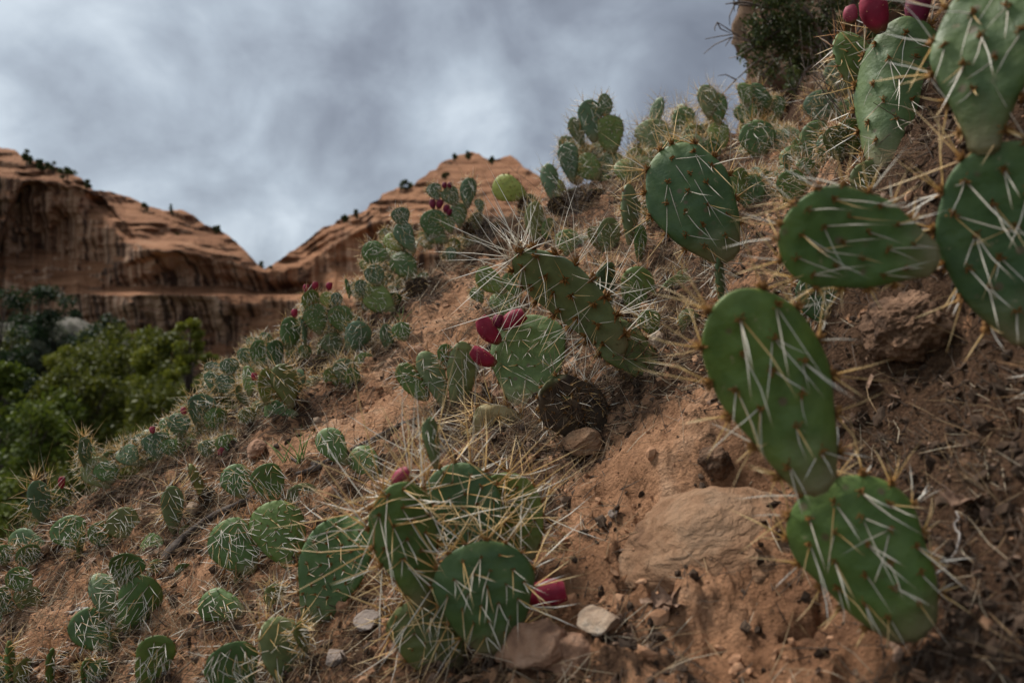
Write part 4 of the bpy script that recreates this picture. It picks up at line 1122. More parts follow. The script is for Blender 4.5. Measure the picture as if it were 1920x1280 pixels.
class Pad:
    """a flattened obovate joint; local Z runs from base to tip, local Y is the face"""
    def __init__(s, L, W, seed, style, wrinkle=0.0, young=False):
        s.g = np.random.default_rng(seed)
        s.L, s.W, s.seed = L, W, seed
        s.tc = s.g.uniform(0.58, 0.70); s.neck = s.g.uniform(0.16, 0.24)
        s.m = s.g.uniform(0.85, 1.40)
        s.T = min(0.075 * L, 0.014) * s.g.uniform(0.9, 1.2)
        s.T = max(s.T, 0.045 * min(L, 0.12))
        s.bx = s.g.normal() * 0.35; s.bz = s.g.normal() * 0.18
        s.tw = s.g.normal() * 0.10
        s.wr = wrinkle
        s.style = STYLE[style]; s.young = young
        s.asym = s.g.normal() * 0.02

    def w(s, t):
        t = np.asarray(t, float)
        a = np.clip((t - s.tc) / (1 - s.tc), 0, 1); b = np.clip((s.tc - t) / s.tc, 0, 1)
        up = np.sqrt(np.clip(1 - a ** 2.15, 0, 1)); dn = s.neck + (1 - s.neck) * np.clip(1 - b ** 1.75, 0, 1) ** s.m
        wv = 0.035 * np.sin(t * 7 + s.seed) + 0.02 * np.sin(t * 17 + s.seed * 2.1)
        foot = smooth(0.0, 0.035, t) * 0.5 + 0.5
        return 0.5 * s.W * np.where(t > s.tc, up, dn) * (1 + wv * np.clip((1 - t) * 6, 0, 1)) * foot

    def h(s, t):
        r = s.w(t) / (0.5 * s.W)
        return s.T * (0.30 + 0.70 * (1 - np.asarray(t, float)) ** 0.35) * np.clip(r, 0, 1) ** 0.42

    def bend(s, x, t):
        z = np.asarray(t) * s.L
        return s.bx * x * x / max(s.W, 1e-4) + s.bz * z * (z - 0.3 * s.L) / s.L + s.tw * x * (np.asarray(t) - 0.4)

    def warp(s, x, y, t):
        x2 = x + s.asym * s.L * np.sin(np.pi * np.asarray(t)) 
        return np.stack([x2, y + s.bend(x, t), np.asarray(t) * s.L + 0 * x], -1)

    def skin(s, x, t, side):
        w = np.maximum(s.w(t), 1e-6)
        c = np.clip(1 - np.abs(x / w) ** 2.3, 0, 1) ** 0.5
        y = side * s.h(t) * c
        if s.wr:
            y = y + s.wr * s.L * fbm(x / s.L * 7, np.asarray(t) * 7 + s.seed, oct=3, seed=s.seed % 97) * np.clip(c, 0, 1)
        return s.warp(x, y, t)

    def areoles(s):
        sp = s.style[0] * s.L
        out = []
        j0 = s.g.uniform(-.5, .5)
        nz = int(s.L / (sp * 0.80)) + 2
        for i in range(nz):
            z = (i + 0.35) * sp * 0.80
            t = z / s.L
            if t < 0.07 or t > 0.95:
                continue
            w = float(s.w(t))
            k = int(w / sp) + 2
            for j in range(-k, k + 1):
                x = (j + 0.5 * (i % 2) + j0 * 0.4) * sp + s.g.normal() * sp * 0.06
                tt = t + s.g.normal() * 0.008 + 0.10 * (1 - (x / max(w, 1e-5)) ** 2) * 0.3 - 0.02
                if abs(x) < w - sp * 0.33 and 0.04 < tt < 0.955:
                    out.append((x, tt))
        return np.array(out).reshape(-1, 2)

    def rim(s):
        t = np.linspace(0.10, 0.999, 240); w = s.w(t)
        ln = np.concatenate([[0], np.cumsum(np.hypot(np.diff(w), np.diff(t * s.L)))])
        sp = s.style[0] * s.L * 0.92
        n = max(3, int(ln[-1] / sp))
        pos = (np.arange(n) + s.g.uniform(0.1, .9)) * ln[-1] / n
        tt = np.interp(pos, ln, t)
        pts = [(-float(s.w(a)), a, -1) for a in tt] + [(float(s.w(a)), a, 1) for a in tt]
        return pts

    def mesh(s, mat, nt=26, na=28, are=None):
        tt = np.concatenate([[0.0], 0.5 - 0.5 * np.cos(np.linspace(0.10, np.pi, nt))])
        tt[-1] = 1.0
        an = np.linspace(0, 2 * np.pi, na, endpoint=False)
        T2, A2 = np.meshgrid(tt, an, indexing='ij')
        w = s.w(T2); h = s.h(T2)
        ca, sa = np.cos(A2), np.sin(A2)
        x = w * np.sign(ca) * np.abs(ca) ** 0.9; c = np.abs(sa) ** 0.85
        y = np.sign(sa) * h * c
        if s.wr:
            y = y + s.wr * s.L * fbm(x / s.L * 7, T2 * 7 + s.seed, oct=3, seed=s.seed % 97) * c
        # slight swelling round each areole
        if are is not None and len(are):
            d2 = (x[..., None] - are[:, 0]) ** 2 + ((T2 * s.L)[..., None] - are[:, 1] * s.L) ** 2
            sp = s.style[0] * s.L
            amp = 0.20 if s.young else 0.11
            y = y + np.sign(sa) * c * amp * sp * np.exp(-d2 / (0.26 * sp) ** 2).sum(-1)
        V = s.warp(x, y, T2).reshape(-1, 3)
        n0, n1 = T2.shape
        Fc = []
        for i in range(n0 - 1):
            for k in range(n1):
                j = (k + 1) % n1
                Fc.append((i * n1 + k, i * n1 + j, (i + 1) * n1 + j, (i + 1) * n1 + k))
        me = mesh_tris('pad', V, np.array(Fc)[:, ::-1], [mat])
        return me


def tufts(soup, P, Nr, r, g, n=9, mat=3):
    """brushes of glochids in areoles P with outward directions Nr"""
    P = np.repeat(np.asarray(P, float).reshape(-1, 3), n, 0); Nr = np.repeat(np.asarray(Nr, float).reshape(-1, 3), n, 0)
    d = unit(Nr + 0.75 * g.normal(size=P.shape))
    v, f, t = spikes(P + d * r * 0.1, d, r * g.uniform(0.6, 1.5, len(P)), r * 0.26, tip=0.15)
    soup.add(v, f, mat, t)


def some(g, n, m):
    """spine counts per areole and the owner of each spine"""
    k = np.maximum(1, n + g.integers(-1, 2, m))
    return np.repeat(np.arange(m), k)


def face_spines(pad, xt, side, soup, rscale, g, ntuft):
    sp, n, ln, down, spread, cf, cr, rl, tf = pad.style
    out_ = 1.0 if down < 0.6 else 0.62
    gold = 0.45 if rl > 0.6 else 0.2
    x, t = xt[:, 0], xt[:, 1]
    p = pad.skin(x, t, side); e = 0.01
    nrm = unit(np.cross(pad.skin(x + e * pad.W, t, side) - p, pad.skin(x, t + e, side) - p))
    nrm = nrm * np.sign(nrm[:, 1:2] * side + 1e-9)
    tufts(soup, p, nrm, min(0.030 * pad.L, 0.0062) * tf, g, ntuft)
    if n:
        o = some(g, n, len(p)); k = len(o); nn = nrm[o]
        d = nn * g.uniform(0.45, 1.25, (k, 1)) * out_ + np.array([0, 0, -1.0]) * down * g.uniform(0.5, 1.2, (k, 1)) + spread * g.normal(size=(k, 3)) * np.array([1, 0.25, 0.65])
        d = unit(d)
        d = unit(d + nn * np.maximum(0.16 - (d * nn).sum(1), 0)[:, None])
        L = ln * pad.L * (0.5 + 0.7 * t[o]) * g.uniform(0.5, 1.15, k)
        v, f, tt = spikes(p[o], d, L, rscale * g.uniform(0.7, 1.15, k), 0.10 * g.normal(size=(k, 3)))
        pick = np.repeat(g.random(k) > gold, 9)
        cut = np.repeat(np.repeat(pick[::9], 12), 1)
        soup.add(v, f[cut], SPM[cf], tt)
        if (~cut).any():
            soup.add(v, f[~cut], 1, tt)


def rim_spines(pad, rim, soup, rscale, g, ntuft):
    sp, n, ln, down, spread, cf, cr, rl, tf = pad.style
    rim = np.asarray(rim, float).reshape(-1, 3)
    x, t, sg = rim[:, 0], rim[:, 1], rim[:, 2]
    p = pad.warp(x * 0.985, np.zeros(len(x)), np.minimum(t, 0.995))
    out = unit(np.stack([sg * np.maximum(0.08, 1.15 - t * 0.95), np.zeros(len(x)), (t - 0.46) * 1.9], -1))
    tufts(soup, p, out, min(0.038 * pad.L, 0.0080) * tf, g, ntuft + (4 if ntuft > 5 else 1))
    if rl > 0:
        o = some(g, max(n, 2) + 2, len(p)); k = len(o); oo = out[o]
        d = unit(oo * g.uniform(0.4, 1.1, (k, 1)) + 0.52 * g.normal(size=(k, 3)))
        d = unit(d + oo * np.maximum(0.15 - (d * oo).sum(1), 0)[:, None])
        L = rl * pad.L * (0.40 + 0.70 * t[o]) * g.uniform(0.45, 1.15, k)
        v, f, tt = spikes(p[o], d, L, rscale * g.uniform(0.7, 1.15, k), 0.12 * g.normal(size=(k, 3)))
        cut = np.repeat(g.random(k) > 0.25, 12)
        soup.add(v, f[cut], SPM[cr], tt)
        if (~cut).any():
            soup.add(v, f[~cut], 0, tt)


def pad_matrix(b, tpt, yaw):
    Z = (tpt - b); L = Z.length; Z.normalize()
    view = -((b + tpt) * 0.5).normalized()
    Y = (view - Z * view.dot(Z)).normalized()
    Y = Matrix.Rotation(rad(yaw), 3, Z) @ Y
    X = Y.cross(Z)
    M = Matrix((X, Y, Z)).transposed().to_4x4()
    M.translation = b
    return M, L


def fruit_mesh(L, W, mat, seed, n=18):
    g = np.random.default_rng(seed)
    prof = [(0.0, 0.30), (0.04, 0.44), (0.15, 0.66), (0.32, 0.90), (0.52, 1.0), (0.72, 0.98), (0.86, 0.86), (0.95, 0.72), (0.99, 0.68), (1.0, 0.60), (0.94, 0.46), (0.90, 0.22), (0.89, 0.0)]
    V = []
    for (t, r) in prof:
        for k in range(n):
            a = 2 * math.pi * k / n
            rr = r * W * 0.5 * (1 + 0.035 * math.sin(3 * a + seed) + 0.02 * math.sin(5 * a + 2 * seed + 4 * t))
            V.append((rr * math.cos(a), rr * math.sin(a) * 0.96, t * L))
    V = np.array(V); V[:, 0] += 0.06 * L * np.sin(np.pi * V[:, 2] / L)
    Fc = [(i * n + k, i * n + (k + 1) % n, (i + 1) * n + (k + 1) % n, (i + 1) * n + k) for i in range(len(prof) - 1) for k in range(n)]
    me = mesh_tris('fruit', V, np.array(Fc), [mat])
    s = Soup()
    for _ in range(26):
        t = g.uniform(0.2, 0.99); a = g.uniform(0, 2 * math.pi)
        r = np.interp(t, [p[0] for p in prof[:10]], [p[1] for p in prof[:10]]) * W * 0.5
        nrm = np.array([math.cos(a), math.sin(a), 0.1])
        p = np.array([r * math.cos(a) + 0.06 * L * math.sin(math.pi * t), r * math.sin(a) * .96, t * L])
        tufts(s, p, nrm, 0.022 * L, g, 4, 1)
    return me, s.mesh('glochids', SP_MATS)


FR = {'c': FRUIT, 'r': FRUIT, 'd': FRUIT_DARK, 'p': FRUIT_PINK}


def build_plants():
    sid = 1000
    for (label, root_px, pads, fruits, fill, group, depth) in PLANTS:
        dep = depth or hit(*root_px)
        base = U(*root_px, dep)
        base.z = min(base.z, float(terrain(base.x, base.y, True)))
        root = empty('prickly_pear', base, label, 'cactus', group)
        inv = Matrix.Translation(-base)
        jobs = [(p, 0.0, False) for p in pads]
        if fill:
            g = np.random.default_rng(sid)
            xs = [q for p in pads for q in (p[0], p[2])]; ys = [q for p in pads for q in (p[1], p[3])]
            wm = np.median([p[4] for p in pads]); lm = np.median([math.hypot(p[0] - p[2], p[1] - p[3]) for p in pads])
            for _ in range(int(fill * (3.0 if group == BR else 1.8))):
                bx = g.uniform(min(xs), max(xs)); by = g.uniform(0.5 * (min(ys) + max(ys)), max(max(ys), root_px[1]) + 0.1 * lm)
                a = g.normal() * 0.5; l = lm * g.uniform(0.5, 1.05)
                jobs.append(((bx, by, bx + math.sin(a) * l, by - math.cos(a) * l, wm * g.uniform(0.7, 1.0), g.uniform(-50, 50), g.normal() * 0.2, str(g.choice(list('gblwo'))), str(g.choice(['F', 'F', 'S2']))), g.uniform(0.03, 0.14), True))
        for (p, extra, filler) in jobs:
            sid += 1
            bx, by, tx, ty, wpx, yaw, lean, colr, sty = p[:9]
            d = dep + extra + (p[10] if len(p) > 10 else 0.0)
            Lpx = math.hypot(bx - tx, by - ty)
            dl = lean * Lpx / F * d
            b3 = U(bx, by, d); t3 = U(tx, ty, d + dl)
            M, L = pad_matrix(b3, t3, yaw)
            W = wpx / F * d
            near = Lpx > 160 and sty in ('N', 'N2', 'F1', 'N3', 'S', 'S3')
            dead = colr in 'kt'
            pad = Pad(L, W, sid, sty, 0.09 if dead else 0.008, sty in ('Y', 'Y2'))
            if near:
                pad.neck = 0.27
            if len(p) > 9:
                pad.m = p[9]
            are = pad.areoles()
            big = Lpx > 120
            me = pad.mesh(PADM[colr], *((44, 44) if near else (30, 32) if big else (18, 20)), are)
            po = link('pad', me, root, inv @ M)
            if dead: po['label'] = 'dried dead brown pad' if colr == 'k' else 'dried dead tan pad'
            g = pad.g
            rs = max(0.00032 + 0.00044 * min(1.0, L / 0.17), 0.42 / F * d)
            if sty in ('N2', 'S3'):
                rs *= 1.2
            back = Soup()
            nt_ = 6 if big else 4
            if near:
                for a in are:
                    s = Soup(); face_spines(pad, a[None], 1, s, rs, g, 22)
                    link('spine_cluster', s.mesh('spine_cluster', SP_MATS), po)
                for a in pad.rim():
                    s = Soup(); rim_spines(pad, [a], s, rs, g, 22)
                    link('spine_cluster', s.mesh('spine_cluster', SP_MATS), po)
            else:
                face_spines(pad, are, 1, back, rs, g, nt_)
                rim_spines(pad, pad.rim(), back, rs, g, nt_)
            face_spines(pad, are, -1, back, rs, g, 3)
            if sty in ('S', 'R2'):
                # the crowning burst of long spines at the tip
                n = 34 if sty == 'S' else 16
                s = Soup()
                c = pad.warp(np.zeros(n) + g.normal(size=n) * W * 0.10, np.zeros(n), np.full(n, 0.985))
                dd = unit(np.array([0, 0, 1.0]) * 0.55 + g.normal(size=(n, 3)) * 0.62)
                v, f, t = spikes(c, dd, L * g.uniform(0.28, 0.62, n), rs * 1.15, 0.06 * g.normal(size=(n, 3))); s.add(v, f, 0 if sty == 'S' else 1, t)
                for _ in range(8 if sty == 'S' else 2):
                    tufts(s, c[0] + g.normal(size=3) * 0.02 * L, np.array([0, 0, 1.0]), 0.030 * L, g, 14)
                link('spine_burst', s.mesh('spine_burst', SP_MATS), po, kind='stuff')
            if back.n:
                link('spines', back.mesh('spines', SP_MATS), po, kind='stuff')
        for (bx, by, tx, ty, wpx, c) in fruits:
            sid += 1
            d = dep - 0.004
            M, L = pad_matrix(U(bx, by, d), U(tx, ty, d), 0)
            me, gl = fruit_mesh(L, wpx / F * d, FR[c], sid)
            fo = link('fruit', me, root, inv @ M)
            link('glochids', gl, fo, kind='stuff')


build_plants()


# ------------------------------------------------------------------ fallen wood, leaf, grass
def lay(pxs, r0, r1, n=24, lift=0.4, wob=0.006, seed=0):
    P = np.array([np.array(ground_point(*p, fine=False)) for p in pxs])
    P = spline(P, n)
    r = np.linspace(r0, r1, n)
    P[:, 2] = terrain(P[:, 0], P[:, 1]) + r * lift + 0.010
    P += wob * np.stack([fbm(np.arange(n) * 0.5, np.full(n, seed + k * 7.0), oct=2, seed=seed) for k in range(3)], -1)
    return tube(P, r, 8, 0.30, seed)


def stick(label, pxs, r0, r1, mat, seed, name='fallen_branch', cat='branch', twigs=()):
    s = Soup(); v, f, t = lay(pxs, r0, r1, seed=seed); s.add(v, f, 0, t)
    c = v.mean(0)
    o = link(name, None, None, Matrix.Translation(c), label, cat)
    me = s.mesh('limb', [mat]); link('limb', me, o, Matrix.Translation(-Vector(c)))
    for k, tw in enumerate(twigs):
        s2 = Soup(); v, f, t = lay(tw, r1 * 0.9, r1 * 0.25, 12, 0.8, seed=seed + 50 + k); s2.add(v, f, 0, t)
        link('twig', s2.mesh('twig', [mat]), o, Matrix.Translation(-Vector(c)))


stick('long dark fallen branch lying across the sandy slope', [(792, 792), (740, 816), (690, 842), (600, 888), (540, 912), (470, 946), (420, 972), (372, 1002), (338, 1032), (305, 1078)], 0.0052, 0.0085, WOOD, 3, twigs=[[(600, 888), (570, 880), (545, 868)], [(338, 1032), (318, 1060), (286, 1090)]])
stick('brown weathered log piece at the left edge', [(-40, 1092), (20, 1066), (70, 1048), (120, 1026)], 0.010, 0.009, WOOD_BROWN, 4, 'log', 'log')
stick('short grey weathered twig in the lower left', [(76, 1164), (110, 1162), (140, 1158), (176, 1154)], 0.0045, 0.003, WOOD_GREY, 5, 'fallen_twig', 'twig')
stick('thin dark twig on the bare bank above the slab', [(1060, 960), (1110, 940), (1160, 912), (1204, 886)], 0.0014, 0.0008, WOOD, 6, 'fallen_twig', 'twig')
stick('dark crooked twig running beside the dry leaf', [(1285, 1130), (1330, 1122), (1380, 1112), (1420, 1102)], 0.0016, 0.001, WOOD, 7, 'fallen_twig', 'twig')
stick('pale curved stalk in the litter at the lower right', [(1700, 1150), (1760, 1110), (1800, 1040), (1790, 980)], 0.0012, 0.0008, WOOD_GREY, 8, 'dry_stalk', 'stalk')


def dry_leaf(label, px, py, wpx, seed, rot):
    g = np.random.default_rng(seed)
    p = ground_point(px, py); W = wpx / F * p.y
    n = 12
    V = []; 
    for i in range(n):
        t = i / (n - 1)
        hw = 0.36 * math.sin(math.pi * t ** 0.8) ** 0.8 * (1 + 0.35 * math.sin(t * 19 + seed))
        for j in range(7):
            q = (j - 3) / 3
            V.append(((t - 0.5) * W, q * hw * W, W * (0.34 * q * q * hw * 2 + 0.22 * math.sin(t * 4 + 1) + 0.05 * g.normal())))
    top = np.array(V); bot = top - np.array([0, 0, 0.0007])
    V = np.vstack([top, bot]); m = n * 7
    Fc = []
    for i in range(n - 1):
        for j in range(6):
            a, b, c, d = i * 7 + j, i * 7 + j + 1, (i + 1) * 7 + j + 1, (i + 1) * 7 + j
            Fc += [(a, d, c, b), (a + m, b + m, c + m, d + m)]
    me = mesh_tris('dry_leaf', V, np.array(Fc), [LEAF_DRY])
    p.z += 0.012
    link('dry_leaf', me, None, Matrix.Translation(p) @ SLOPE @ Matrix.Rotation(rot, 4, 'Z'), label, 'leaf')


dry_leaf('curled brown dry leaf lying below the sandstone slab', 1245, 1128, 96, 2, 2.4)
dry_leaf('second brown leaf folded under the curled one', 1258, 1165, 66, 5, 1.0)
dry_leaf('small pale dead leaf caught beside the spiny clump', 968, 1000, 26, 7, 0.6)
dry_leaf('dry brown leaf in litter right of the nearest cactus', 1690, 1060, 70, 9, 0.3)
dry_leaf('greyish leaf scrap in the litter at the right', 1810, 965, 90, 11, 1.4)
dry_leaf('tan leaf scrap at the bottom left among spines', 148, 1232, 40, 12, 1.2)


def grass_tuft(label, px, py, hpx, n, seed, spread=0.5, mat=GRASS):
    g = np.random.default_rng(seed)
    p = ground_point(px, py); h = hpx / F * p.y
    root = empty('grass_tuft', p, label, 'grass', 'grass tufts')
    for k in range(n):
        d = unit(np.array([g.normal() * spread, g.normal() * spread, 1.0]))
        v, f, t = spikes(np.array([g.normal(size=3) * 0.006 * np.array([1, 1, 0])]), d[None], [h * g.uniform(0.5, 1.05)], [0.0013], np.array([[g.normal() * .25, g.normal() * .2, -0.1]]))
        s = Soup(); s.add(v, f, 0, t)
        link('blade', s.mesh('blade', [mat]), root)


grass_tuft('green grass tuft growing beside the dark fallen branch', 560, 892, 95, 9, 3, 0.42)
grass_tuft('few green blades left of the beside-branch tuft', 535, 880, 60, 6, 4, 0.5)
grass_tuft('yellow-green grass at the left brow in front of the valley trees', 330, 800, 110, 10, 5, 0.7)
grass_tuft('short green blades under the broad yellow-based pad', 752, 605, 50, 8, 6, 0.7)
grass_tuft('fine yellow-green grass at the far left edge', 30, 1020, 90, 12, 8, 0.8)


def weed(label, px, py, hpx, wpx, seed, flowers, name='flowering_weed'):
    g = np.random.default_rng(seed)
    d = hit(px, py); p = U(px, py, d); p.z = float(terrain(p.x, p.y)); k = d / F
    root = empty(name, p, label, 'weed')
    s = Soup(); tips = []
    for _ in range(16):
        a = g.normal() * 0.35
        q = np.array([a * wpx * k, g.normal() * 0.15 * wpx * k, hpx * k * g.uniform(0.6, 1.05)])
        v, f, t = tube(spline([(0, 0, 0), q * 0.5 + g.normal(size=3) * 0.006, q], 6), np.linspace(0.0012, 0.0005, 6), 4); s.add(v, f, 0, t); tips.append(q)
        for _ in range(3):
            b = q * g.uniform(0.4, 0.9); e = b + np.array([g.normal() * 10 * k, g.normal() * 10 * k, g.uniform(5, 22) * k])
            v, f, t = tube(np.array([b, (b + e) / 2, e]), [0.0006, 0.0005, 0.0003], 3); s.add(v, f, 0, t); tips.append(e)
    link('stems', s.mesh('stems', [TWIG]), root)
    if flowers:
        s = Soup(); v0, f0 = ico(1)
        for q in tips:
            if g.random() < 0.35:
                for _ in range(3):
                    s.add(v0 * 0.0020 * g.uniform(0.6, 1.2) + q + g.normal(size=3) * 0.003, f0)
        if s.n: link('flower_heads', s.mesh('flower_heads', [FLOWER]), root, kind='stuff')


weed('yellow flowering weed on the brow beside the leafy cactus group', 455, 690, 58, 60, 3, True)
weed('yellow blooms rising behind the crowded cactus', 612, 600, 62, 50, 4, True)
weed('yellow flowering weed on the skyline beside the bristly cactus', 1200, 300, 62, 60, 5, True)
weed('yellow flowering sprig between the skyline cactus pairs', 1312, 280, 60, 50, 6, True)
weed('bare twiggy weed silhouetted on the skyline', 1205, 290, 110, 110, 7, False, 'dry_weed')
weed('tall dry brush leaning before the outcrop and juniper', 1530, 215, 190, 200, 21, False, 'dry_weed')
weed('tan dry brush at the foot of the outcrop', 1600, 240, 150, 170, 22, False, 'dry_weed')
weed('dry twiggy weed on the brow beside the tall dark-fruited cactus', 915, 470, 90, 130, 8, False, 'dry_weed')
weed('dry grey brush between the brow and the tallest cactus', 1085, 410, 80, 140, 9, False, 'dry_weed')


def juniper():
    """scraggly juniper hanging over the outcrop, top right"""
    g = np.random.default_rng(42)
    d = 3.55; k = d / F
    root_p = U(1560, 110, d)
    root = empty('juniper_shrub', root_p, 'scraggly dark juniper with bare twigs hanging over the outcrop', 'shrub')
    s = Soup(); P = []
    o = np.array(root_p)
    ends = [(1440, 40), (1455, 105), (1432, 70), (1470, 30), (1445, 85), (1500, 60), (1430, 140), (1480, 130), (1540, 20), (1450, -20), (1520, 110), (1560, 60), (1425, 20), (1495, 165), (1550, -30), (1610, 0), (1640, -60)]
    for e in ends:
        q = np.array(U(e[0], e[1], d + g.normal() * 0.10)) - o
        pts = spline([(0, 0, 0), q * 0.5 + g.normal(size=3) * 0.05 + np.array([0, 0, 0.06]), q], 9)
        v, f, t = tube(pts, np.linspace(0.012, 0.003, 9), 5, 0.2); s.add(v, f, 0, t)
        for _ in range(7):
            b = pts[g.integers(5, 9)]; c = b + g.normal(size=3) * 0.06
            v, f, t = tube(np.array([b, (b + c) / 2 + g.normal(size=3) * 0.01, c]), [0.003, 0.002, 0.001], 3); s.add(v, f, 0, t)
            if g.random() < 0.6:
                P.append(c + g.normal(size=(120, 3)) * 0.022)
    for e in [(1345, 42), (1372, 70), (1392, 10), (1360, 8), (1385, 55), (1380, 150), (1400, 95)]:
        b = np.array(U(1450 + g.normal() * 15, e[1] * 0.6 + 10, d)) - o; q = np.array(U(e[0], e[1], d - 0.1)) - o
        pts = spline([b, (b + q) / 2 + g.normal(size=3) * 0.03, q], 9)
        v, f, t = tube(pts, np.linspace(0.008, 0.0025, 9), 4, 0.2); s.add(v, f, 0, t)
        for _ in range(4):
            i = g.integers(4, 9); c = pts[i] + g.normal(size=3) * 0.05 + np.array([-0.03, 0, -0.01])
            v, f, t = tube(np.array([pts[i], (pts[i] + c) / 2 + g.normal(size=3) * 0.008, c]), [0.0035, 0.0028, 0.0018], 3); s.add(v, f, 0, t)
    link('branches', s.mesh('branches', [TWIG]), root)
    V, F4 = leaf_cards(np.concatenate(P), 0.010, g)
    link('foliage', mesh_tris('foliage', V, F4, [LEAF['juniper']], None, False), root)


juniper()


# ------------------------------------------------------------------ litter and stones (uncountable)
def scatter_points(n, seed, dens=None):
    g = np.random.default_rng(seed)
    r = 0.42 * (4.6 / 0.42) ** g.random(n * 3); th = g.uniform(-rad(44), rad(46), n * 3)
    x = r * np.sin(th); y = -0.4 + r * np.cos(th)
    ok = y > 0.25
    u = x / np.maximum(y, 0.05)
    ok &= (y < np.interp(u, _bu, _bd) + 0.1)
    if dens is not None:
        ok &= g.random(len(x)) < dens(x, y)
    x, y = x[ok][:n], y[ok][:n]
    return x, y, terrain(x, y, True), g


_roots = []
for pl in PLANTS:
    d = pl[6] or hit(*pl[1]); p = U(*pl[1], d); _roots.append((p.x, p.y))
_roots = np.array(_roots)
_hum_shade = np.array([(lambda p, w: (p.x, p.y, w / F * p.y))(U(a, b, hit(a, b)), w) for (a, b, w) in HUMUS_SHADE])


_bare = np.array([(lambda p, w: (p.x, p.y, w / F * p.y))(U(a, b, hit(a, b)), w) for (a, b, w) in BARE[:12]])


def bare(x, y):
    return 1 - 0.85 * np.exp(-(((x[:, None] - _bare[:, 0]) / _bare[:, 2]) ** 2 + ((y[:, None] - _bare[:, 1]) / _bare[:, 2]) ** 2) ** 2).max(1)


def right_dark(x, y):  # right foreground: straw thinned and dark bits added to deepen its shade
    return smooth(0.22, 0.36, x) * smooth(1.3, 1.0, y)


def litter_density(x, y):
    d2 = ((x[:, None] - _roots[:, 0]) ** 2 + (y[:, None] - _roots[:, 1]) ** 2).min(1)
    h = np.exp(-((x[:, None] - _hum_shade[:, 0]) / _hum_shade[:, 2]) ** 2 - ((y[:, None] - _hum_shade[:, 1]) / (_hum_shade[:, 2] * 1.5)) ** 2).max(1)
    n = smooth(-0.1, 0.5, fbm(x * 5, y * 5, oct=3, seed=77))
    return np.clip(0.08 + 0.75 * np.exp(-d2 / 0.11 ** 2) + 0.45 * h + 0.22 * n + 0.22 * smooth(0.1, -0.3, x) * smooth(2.2, 1.4, y), 0, 1) * bare(x, y) * (1 - 0.75 * right_dark(x, y))


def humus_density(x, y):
    h = np.exp(-((x[:, None] - _hum_shade[:, 0]) / _hum_shade[:, 2]) ** 2 - ((y[:, None] - _hum_shade[:, 1]) / (_hum_shade[:, 2] * 1.5)) ** 2).max(1)
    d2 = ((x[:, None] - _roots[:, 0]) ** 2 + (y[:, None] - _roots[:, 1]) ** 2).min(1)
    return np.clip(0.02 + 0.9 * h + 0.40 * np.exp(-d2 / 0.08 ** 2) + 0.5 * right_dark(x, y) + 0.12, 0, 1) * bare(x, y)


def straws(name, label, mat, n, seed, lmin, lmax, r, dens, rise=0.25, curl=0.2):
    x, y, z, g = scatter_points(n, seed, dens)
    n = len(x)
    a = g.uniform(0, 2 * math.pi, n)
    d = np.stack([np.cos(a), np.sin(a), np.zeros(n)], -1)
    d[:, 2] = PA * d[:, 0] + PB * d[:, 1] + rise * np.abs(g.normal(size=n))
    L = g.uniform(lmin, lmax, n) * (0.6 + 0.25 * np.clip(y, 0, 2))
    p = np.stack([x, y, z + 0.002], -1)
    v, f, t = spikes(p, d, L, np.maximum(r * g.uniform(0.6, 1.3, n), 0.48 / F * y), curl * g.normal(size=(n, 3)), 0.5)
    link(name, mesh_tris(name, v, f, [mat], None, True, {'t': t}), label=label, cat='litter', kind='stuff')


straws('straw_litter', 'tan dry straw and fallen spines strewn over the soil', STRAW, 13000, 501, 0.02, 0.09, 0.00055, litter_density, 0.30)
straws('pale_spine_litter', 'bleached fallen spines scattered around the cactus feet', STRAW_PALE, 7000, 502, 0.02, 0.075, 0.00050, litter_density, 0.45)
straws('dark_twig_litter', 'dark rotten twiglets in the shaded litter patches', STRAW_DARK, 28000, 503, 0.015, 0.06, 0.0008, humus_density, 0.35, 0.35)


CLUMPS = [(1230, 500, 60), (1190, 640, 60), (1290, 320, 50), (1380, 330, 60), (1480, 345, 60), (1570, 330, 60), (1320, 560, 50), (1260, 620, 50), (900, 800, 60), (850, 790, 50), (950, 840, 50), (800, 830, 40),
          (1060, 620, 50), (960, 600, 40), (1110, 520, 50), (770, 560, 40), (720, 640, 40), (600, 700, 50), (540, 730, 50), (460, 800, 50), (400, 830, 50), (330, 860, 40), (240, 890, 40), (640, 690, 40), (850, 510, 40), (880, 440, 40), (930, 430, 40),
          (1100, 380, 50), (1180, 360, 50), (1240, 330, 50), (560, 960, 40), (700, 930, 40), (400, 950, 40), (300, 990, 40), (560, 1160, 50), (540, 1240, 60), (280, 1240, 50), (180, 1230, 50), (330, 1160, 40), (60, 1180, 50), (120, 1100, 40), (460, 1150, 40), (1020, 960, 50), (1040, 1200, 40),
          (1660, 340, 50), (1740, 320, 50), (1560, 560, 60), (1840, 820, 60), (1660, 800, 50), (1860, 900, 50)]


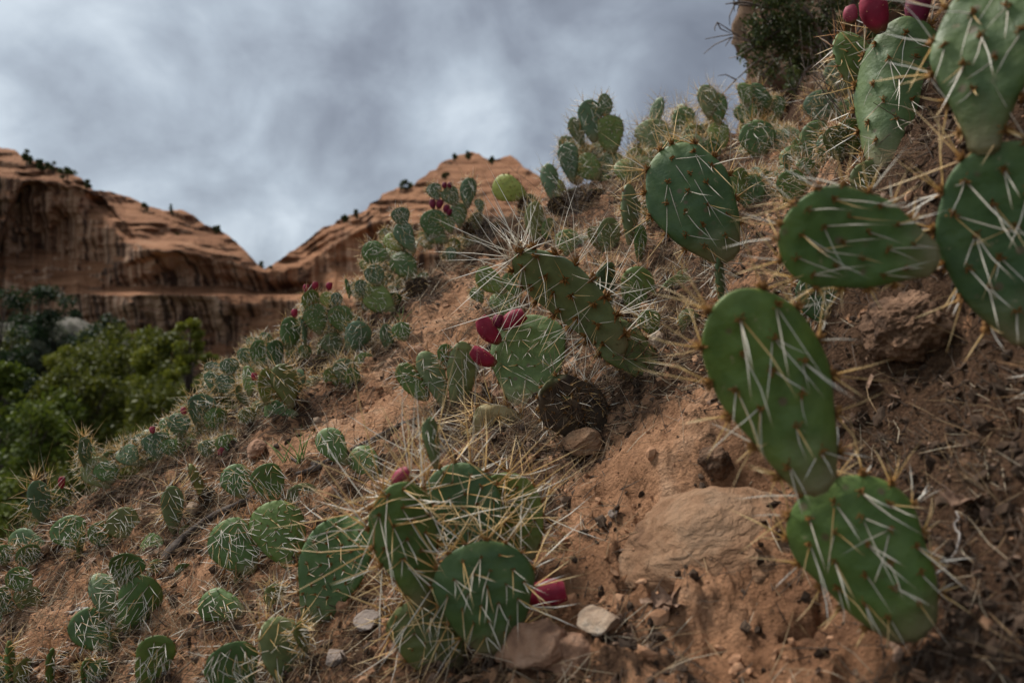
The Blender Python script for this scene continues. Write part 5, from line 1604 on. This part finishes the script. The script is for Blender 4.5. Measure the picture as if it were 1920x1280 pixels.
def dry_grass():
    g = np.random.default_rng(909)
    sets = {0: ([], [], [], []), 1: ([], [], [], []), 2: ([], [], [], [])}
    for (px, py, w) in CLUMPS:
        p = ground_point(px, py); r = w / F * p.y
        for k, (mat_n, lf) in enumerate(((70, 1.0), (36, 0.9), (60, 0.7))):
            n = int(mat_n * g.uniform(0.7, 1.3))
            xy = np.array([p.x, p.y]) + g.normal(size=(n, 2)) * r * np.array([0.75, 0.9])
            z = terrain(xy[:, 0], xy[:, 1], True) - 0.002
            a = g.uniform(0, 2 * math.pi, n); up = np.abs(g.normal(size=n)) * (0.65 if k < 2 else 0.5)
            d = np.stack([np.cos(a), np.sin(a), PA * np.cos(a) + PB * np.sin(a) + up], -1)
            A = sets[k]
            A[0].append(np.column_stack([xy, z])); A[1].append(d); A[2].append(r * lf * g.uniform(0.45, 1.25, n)); A[3].append(np.maximum(0.00045 * g.uniform(0.7, 1.2, n), 0.42 / F * p.y))
    for k, (nm, lb, m) in enumerate((('dry_grass', 'tangled tan dry grass between the cactus pads', STRAW), ('bleached_grass', 'bleached pale stalks caught among the cactus pads', STRAW_PALE), ('dead_tangle', 'dark tangled dead stems under the cactus pads', STRAW_DARK))):
        P, D, L, R = (np.concatenate(a) for a in sets[k])
        v, f, t = spikes(P, D, L, R, 0.28 * g.normal(size=P.shape), 0.4)
        link(nm, mesh_tris(nm, v, f, [m], None, True, {'t': t}), label=lb, cat='dry grass', kind='stuff')


dry_grass()


def bits(name, label, mat, n, seed, smin, smax, dens, sub=1, flat=0.7):
    x, y, z, g = scatter_points(n, seed, dens)
    v0, f0 = ico(sub)
    n = len(x); m = len(v0)
    sz = smin * (smax / smin) ** (g.random(n) ** 1.8)
    q = unit(g.normal(size=(n, 4))); a, b, c, d = q.T
    Rm = np.stack([np.stack([1 - 2 * (c * c + d * d), 2 * (b * c - d * a), 2 * (b * d + c * a)], -1), np.stack([2 * (b * c + d * a), 1 - 2 * (b * b + d * d), 2 * (c * d - b * a)], -1),
                   np.stack([2 * (b * d - c * a), 2 * (c * d + b * a), 1 - 2 * (b * b + c * c)], -1)], 1)
    v = v0[None] * (1 + 0.28 * g.normal(size=(n, m, 1))) * np.stack([np.ones(n), g.uniform(0.6, 1, n), g.uniform(0.55 * flat, flat + 0.1, n)], -1)[:, None]
    v = np.einsum('nij,nmj->nmi', Rm, v) * sz[:, None, None] + np.stack([x, y, z + sz * 0.25], -1)[:, None]
    S = [v.reshape(-1, 3)]; Fc = [(f0[None] + (np.arange(n) * m)[:, None, None]).reshape(-1, 3)]
    link(name, mesh_tris(name, np.concatenate(S), np.concatenate(Fc), [mat], None, False), label=label, cat='debris', kind='stuff')


def clod_density(x, y):
    return (1 - 0.85 * right_dark(x, y)) * np.clip(0.15 + 0.9 * smooth(-0.05, 0.45, fbm(x * 6, y * 6, oct=3, seed=88)), 0, 1)


bits('soil_clods', 'small orange soil clods and grit on the slope', SOIL_CLOD, 14000, 511, 0.0014, 0.011, clod_density)
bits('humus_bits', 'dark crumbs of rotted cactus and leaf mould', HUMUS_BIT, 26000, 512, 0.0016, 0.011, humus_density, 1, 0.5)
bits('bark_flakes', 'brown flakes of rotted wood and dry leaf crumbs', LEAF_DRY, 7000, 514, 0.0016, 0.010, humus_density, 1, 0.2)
bits('pale_chips', 'pale stone chips sprinkled over the sand', ROCK_SLAB, 700, 513, 0.0012, 0.006, clod_density, 1, 0.5)
